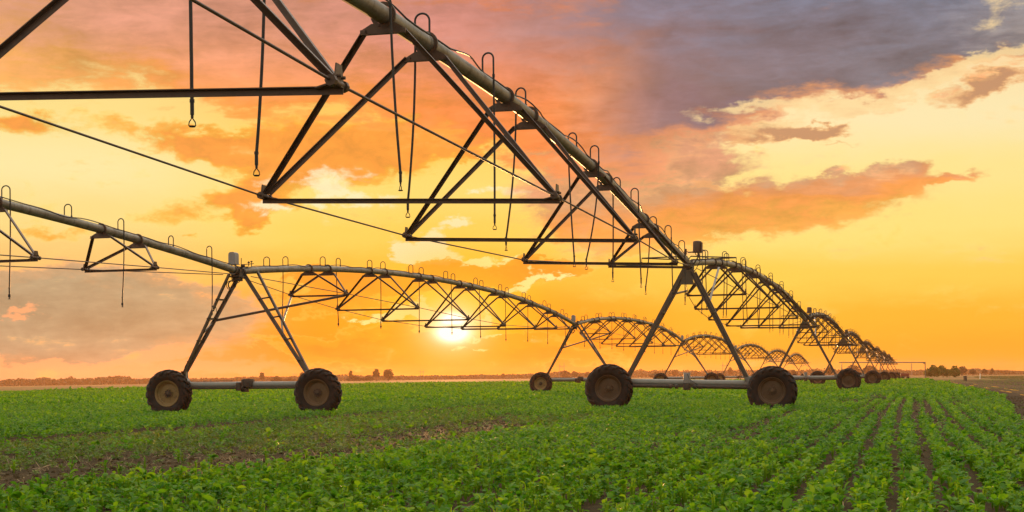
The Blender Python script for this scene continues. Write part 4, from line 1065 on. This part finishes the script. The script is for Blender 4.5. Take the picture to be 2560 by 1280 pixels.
# ---- trees: tapered trunk, limbs, crown of many small leaf faces
M['tree_leaf'] = leaf_mat('tree_leaf', (0.022, 0.034, 0.010), (0.034, 0.050, 0.014), (0.055, 0.068, 0.018), .10)
M['bark'] = plain('bark', (0.09, 0.065, 0.045), .9, .4, 4.0, .02)
def crown_mesh(seed, lobes, n, size):
    r = np.random.default_rng(seed); C = []
    w = np.array([l[3] * l[4] for l in lobes]); w = w / w.sum()
    k = r.choice(len(lobes), n, p=w); L = np.array(lobes)[k]
    d = r.normal(size=(n, 3)); d /= np.linalg.norm(d, axis=1)[:, None]
    rad = (.35 + .65 * r.random(n) ** .5)
    lump = .75 + .5 * fbm(d[:, 0] * 2.5 + seed, d[:, 2] * 2.5 + d[:, 1] * 2, seed)
    P = L[:, :3] + d * (rad * lump)[:, None] * np.stack([L[:, 3], L[:, 3], L[:, 4]], -1)
    a = r.normal(size=(n, 3)); a /= np.linalg.norm(a, axis=1)[:, None]; b_ = np.cross(a, r.normal(size=(n, 3))); b_ /= np.linalg.norm(b_, axis=1)[:, None]
    s = size * r.uniform(.5, 1.2, n)[:, None]
    V = np.stack([P - a * s, P - b_ * s * .6, P + a * s, P + b_ * s * .6], 1).reshape(-1, 3)
    me = bpy.data.meshes.new('crown'); fast_mesh(me, V, np.arange(n * 4).reshape(n, 4))
    at_ = me.attributes.new('rnd', 'FLOAT', 'POINT'); at_.data.foreach_set('value', np.repeat(np.clip(r.normal(.5, .2, n), 0, 1), 4).astype(np.float32))
    me.materials.append(M['tree_leaf']); return me
def trunk_mesh(seed, h, lobes):
    r = random.Random(seed); b = MB()
    P = [(0, 0, 0), (.03 * h * r.uniform(-1, 1), 0, h * .25), (.05 * h * r.uniform(-1, 1), .02 * h, h * .5), (0.02 * h, 0, h * .72)]
    b.tube(P, .1, 8, radii=[.045 * h, .03 * h, .022 * h, .008 * h])
    for l in lobes:
        b.tube([P[1] if r.random() < .5 else P[2], ((l[0]) * .55, l[1] * .55, (P[2][2] + l[2]) / 2), (l[0], l[1], l[2])], .05, 6, radii=[.018 * h, .012 * h, .004 * h])
    return b.mesh('trunk', M['bark'])
KINDS = {
    'round': [(0, 0, 4.6, 2.6, 2.4), (-1.3, .2, 3.8, 1.9, 1.7), (1.4, -.2, 4.0, 1.8, 1.7), (.2, .5, 6.0, 1.6, 1.4), (0, 0, 2.6, 1.9, 1.2)],
    'open': [(-1.6, 0, 5.2, 1.5, 1.1), (1.7, .3, 4.7, 1.6, 1.0), (.2, 0, 6.6, 1.5, 1.1), (-.6, -.3, 3.6, 1.3, .8), (2.1, 0, 3.2, 1.0, .7), (-2.4, 0, 3.6, 1.0, .8)],
    'tall': [(0, 0, 4.2, 2.2, 2.3), (.1, 0, 6.2, 1.9, 1.9), (-.5, .2, 2.6, 1.9, 1.4), (.7, 0, 5.2, 1.7, 1.6)],
    'low': [(0, 0, 1.6, 2.2, 1.3), (-2.0, 0, 1.3, 1.7, 1.1), (2.2, .2, 1.4, 1.8, 1.2), (.6, 0, 2.5, 1.5, 1.0)],
}
M['bush_leaf'] = leaf_mat('bush_leaf', (0.070, 0.095, 0.014), (0.105, 0.135, 0.02), (0.15, 0.17, 0.03), .3)
CR = {k: [crown_mesh(60 + i * 7 + len(k), v, 1500 if k != 'low' else 1100, .34) for i in (0, 1)] for k, v in KINDS.items()}
TK = {k: trunk_mesh(9 + len(k), 6.0 if k != 'low' else 2.2, v) for k, v in KINDS.items()}
def tree(name, kind, label, px, Y, hpx, cat='tree', group=None, wide=1.0, var=0):
    """hpx: height of the tree in the photograph's pixels"""
    x, y, z = at(px, Y); top = max(l[2] + l[4] for l in KINDS[kind]) * .98
    k = hpx * (.84 if Y >= 850 else 1) / F * Y / top
    t = thing(name, label, cat, (x, y, z), rr.uniform(0, 6.3), group)
    a = link('trunk', TK[kind], t); c = link('crown', CR[kind][var], t)
    t.scale = (k * wide, k * wide, k)
    if name == 'bush':
        c.data = c.data.copy(); c.data.materials[0] = M['bush_leaf']
    return t
TG = 'trees along the far horizon'
for nm, kd, lb, px, Y, h, wd, v in [
    ('tree', 'open', 'loose crowned tree standing on the horizon behind the left tower\'s base beam', 655, 900, 30, 1.1, 0),
    ('tree', 'low', 'small tree just right of the loose crowned one behind the left base beam', 690, 900, 20, .8, 0),
    ('shrub', 'low', 'low dark shrub clump left of the rear wheel of the left tower', 722, 950, 15, 1.1, 1),
    ('tree', 'round', 'round tree half hidden by the rear wheel of the left tower', 757, 900, 30, 1.0, 0),
    ('tree', 'open', 'pointed tree right of the left tower\'s rear wheel', 877, 900, 32, .75, 1),
    ('shrub', 'low', 'low shrub clump under the pointed tree right of the left tower', 884, 905, 17, 1.3, 0),
    ('shrub', 'low', 'low shrub left of the pair of tall trees under the sun', 918, 900, 18, 1.0, 1),
    ('tree', 'open', 'left tree of the tall pair on the horizon below the sun', 941, 880, 36, 1.0, 0),
    ('tree', 'tall', 'right dense tree of the tall pair on the horizon below the sun', 971, 880, 35, 1.7, 0),
    ('shrub', 'low', 'low dark shrub standing at the left edge of the far field', 222, 225, 5.5, 1.2, 0),
    ('tree', 'round', 'small round tree on the skyline left of the second left tower', 1258, 1200, 17, 1.0, 1),
    ('tree', 'round', 'tree clump seen between the two wheels of the second left tower', 1412, 1100, 25, 1.5, 0),
    ('tree', 'round', 'second clump just right of the tree clump by the second left tower', 1437, 1120, 22, 1.3, 1),
    ('tree', 'open', 'thin tree in front of the large right tower\'s left wheel top', 1468, 1100, 19, .9, 1),
    ('shrub', 'low', 'rounded bush behind the base beam of the large right tower', 1640, 900, 18, 1.6, 0),
    ('tree', 'round', 'tree right of the rounded bush behind the large right tower', 1687, 1150, 24, 1.0, 0),
    ('tree', 'open', 'scattered tree between the legs of the large right tower', 1740, 1150, 20, 1.2, 1),
    ('tree', 'round', 'tree by the rear leg of the large right tower', 1826, 1050, 30, .7, 1),
    ('tree', 'round', 'dark tree between the second right tower\'s wheels', 2073, 700, 28, .8, 0),
    ('tree', 'round', 'small tree left of the second right tower\'s left wheel', 1984, 900, 22, .9, 1),
    ('tree', 'round', 'broad hazy tree mass right of the second right tower', 2135, 1000, 34, 1.8, 0),
    ('tree', 'round', 'hazy tree right beside the broad tree mass at the far right rows', 2175, 1020, 32, 1.7, 1),
    ('bush', 'low', 'leafy green bush at the left end of the bushes by the track', 2330, 440, 32, .62, 0),
    ('bush', 'low', 'broad green bush second from the left by the track', 2358, 450, 30, .70, 1),
    ('bush', 'low', 'broad green bush third from the left by the track', 2388, 460, 29, .66, 0),
    ('tree', 'round', 'hazy round tree behind the bushes by the track', 2405, 800, 24, 1.4, 1),
    ('tree', 'round', 'grey green tree mass right of the bushes by the track', 2432, 850, 20, 1.5, 0),
    ('tree', 'open', 'ragged tree on the right skyline, left of a pointed one', 2461, 850, 20, 1.0, 0),
    ('tree', 'tall', 'pointed tree on the right skyline beside the ragged one', 2480, 850, 22, .8, 1),
    ('tree', 'low', 'small hazy tree on the skyline near the right edge', 2512, 1200, 9, 1.0, 0),
    ('tree', 'low', 'last hazy tree clump at the right edge of the skyline', 2535, 1150, 9, 1.3, 1)]:
    tree(nm, kd, lb, px, Y, h, 'bush' if nm == 'bush' else nm, TG if nm == 'tree' else None, wd, v)

# ---- far woodland that reads as one low mass on the horizon
def woodland(name, label, pts, Y0, Y1, n, size, seed):
    """pts: (bearing px, height px); leaf faces fill a belt of trees of that height"""
    r = np.random.default_rng(seed)
    px = r.uniform(pts[0][0], pts[-1][0], n); Y = r.uniform(Y0, Y1, n); hp = np.interp(px, [p[0] for p in pts], [p[1] for p in pts])
    lump = .55 + .9 * fbm(px / 9.0, Y / 60, seed + 1, 3) * (.6 + .6 * fbm(px / 40, 0 * px, seed + 5, 2))
    X = (px - 1280) / F * Y; h = hp / F * Y * lump
    Z = gz(X, Y) + h * r.random(n) ** .8
    P = np.stack([X, Y, Z], -1)
    a = r.normal(size=(n, 3)); a /= np.linalg.norm(a, axis=1)[:, None]; b_ = np.cross(a, r.normal(size=(n, 3))); b_ /= np.linalg.norm(b_, axis=1)[:, None]
    s = size * r.uniform(.5, 1.2, n)[:, None]
    V = np.stack([P - a * s, P - b_ * s * .7, P + a * s, P + b_ * s * .7], 1).reshape(-1, 3)
    o = leaf_object(name, [(V, np.arange(n * 4).reshape(n, 4), np.repeat(np.clip(r.normal(.5, .2, n), 0, 1), 4))], M['tree_leaf'])
    tag(o, label, 'woodland', kind='stuff')
woodland('woodland', 'low hazy woodland along the far left horizon', [(-160, 14), (0, 12), (60, 16), (110, 17), (140, 12), (180, 18), (240, 15), (290, 20), (330, 13), (420, 12), (520, 11), (640, 12), (800, 10)], 1250, 1500, 26000, 1.0, 71)
woodland('woodland', 'thin hazy tree line along the middle horizon', [(560, 9), (700, 12), (800, 14), (1000, 9), (1040, 11), (1110, 9), (1300, 10), (1400, 14), (1500, 13), (1650, 17), (1800, 15), (1850, 18), (1950, 14), (2100, 16), (2330, 12), (2430, 13), (2560, 8), (2760, 9)], 1300, 1600, 42000, 1.0, 72)

# ---- twin-pole power pylons far away
def pylon_meshes():
    b = MB()
    p = [MB() for _ in range(3)]
    for i, sx in enumerate((-1, 1)):
        p[i].tube([(sx * 2.6, 0, 0), (sx * 2.2, 0, 16)], .22, 6, radii=[.26, .16])
    p[2].tube([(-5.2, 0, 12.6), (5.2, 0, 12.6)], .16, 6); p[2].tube([(-2.3, 0, 10.4), (2.3, 0, 12.6)], .09, 5); p[2].tube([(2.3, 0, 10.4), (-2.3, 0, 12.6)], .09, 5)
    return [p[0].mesh('pole', M['pylon']), p[1].mesh('pole', M['pylon']), p[2].mesh('crossarm', M['pylon'])]
PY = pylon_meshes()
for lb, px, Y, h in [('twin pole power pylon above the far left woodland', 108, 1180, 21), ('flat topped power pylon left of the left tower\'s front wheel', 348, 1220, 18), ('power pylon behind the left tower\'s base beam, right of its motor', 737, 1100, 24),
                     ('power pylon on the horizon just left of below the sun', 1055, 1150, 27), ('twin pole pylon behind the second left tower\'s rear leg', 1405, 1120, 40), ('pylon seen between the legs of the large right tower', 1812, 1120, 38)]:
    x, y, z = at(px, Y); t = thing('power_pylon', lb, 'pylon', (x, y, z), rr.uniform(-.3, .3), 'power pylons on the horizon')
    for me in PY: link(me.name.split('.')[0], me, t)
    k = h / F * Y / 16.0; t.scale = (k, k, k)
for lb, px, Y, h in [('thin lattice mast beyond the far end of the right row', 2279, 900, 32), ('thin mast between the third and fourth right towers', 2132, 1000, 38)]:
    x, y, z = at(px, Y); t = thing('mast', lb, 'mast', (x, y, z), 0, 'thin masts on the horizon'); H_ = h / F * Y
    for sx, sy in ((-.35, -.2), (.35, -.2), (0, .4)):
        b = MB(); b.tube([(sx, sy, 0), (sx * .5, sy * .5, H_)], .08, 5); b.build('pole', M['pylon'], t)
    b = MB(); nb = 10
    for k in range(nb):
        b.tube([(-.35 * (1 - .5 * k / nb), -.2, H_ * k / nb), (.35 * (1 - .5 * (k + 1) / nb), -.2, H_ * (k + 1) / nb)], .04, 4)
    b.build('bracing', M['pylon'], t)

# ---- long grass on the verge beyond the track
nG = 42000; Q = 60 + 340 * rng.random(nG) ** 1.1; S = right_edge(Q) + 14 + rng.random(nG) ** 1.4 * 55; X, Y = xy(S, Q)
k = (np.abs(X) < Y * .37); X, Y = X[k], Y[k]
V, Fq, r_ = leaf_cloud('', X, Y, rng.uniform(.12, .34, len(X)), 5, rng.uniform(.16, .36, len(X)), T_FAR, None, False, 18, .22)
M['grass'] = leaf_mat('verge_grass', (0.075, 0.095, 0.022), (0.15, 0.14, 0.04), (0.28, 0.21, 0.08), .3)
tag(leaf_object('verge_grass', [(V, Fq, r_)], M['grass']), 'long half dry grass on the verge beyond the muddy track', 'grass', kind='stuff')
nG = 9000; Q = 45 + 230 * rng.random(nG); S = right_edge(Q) + rng.random(nG) * 15; X, Y = xy(S, Q)
k = (np.abs(X) < Y * .37) & (fbm(S / 2.0, Q / 9.0, 77) > .5); X, Y = X[k], Y[k]
V, Fq, r_ = leaf_cloud('', X, Y, rng.uniform(.03, .09, len(X)), 4, rng.uniform(.04, .10, len(X)), T_FAR, None, False, 19, .3)
tag(leaf_object('track_weeds', [(V, Fq, r_)], M['weed']), 'sparse weeds growing on the dark ploughed strip', 'weeds', kind='stuff')

# ---- evening haze
HAZE_DENSITY = 0.00016
mb = MB(); mb.box((0, 1190, 4.75), (2400, 2420, 23.5))
m = bpy.data.materials.new('evening_haze'); m.use_nodes = True; nt = m.node_tree; nt.nodes.clear()
pv = nt.nodes.new('ShaderNodeVolumePrincipled'); pv.inputs['Color'].default_value = (1.0, .52, .26, 1); pv.inputs['Density'].default_value = HAZE_DENSITY; pv.inputs['Anisotropy'].default_value = .50
mo = nt.nodes.new('ShaderNodeOutputMaterial'); nt.links.new(pv.outputs[0], mo.inputs['Volume'])
tag(mb.build('haze', m, None, False), 'warm evening haze over the field', 'haze', kind='stuff')
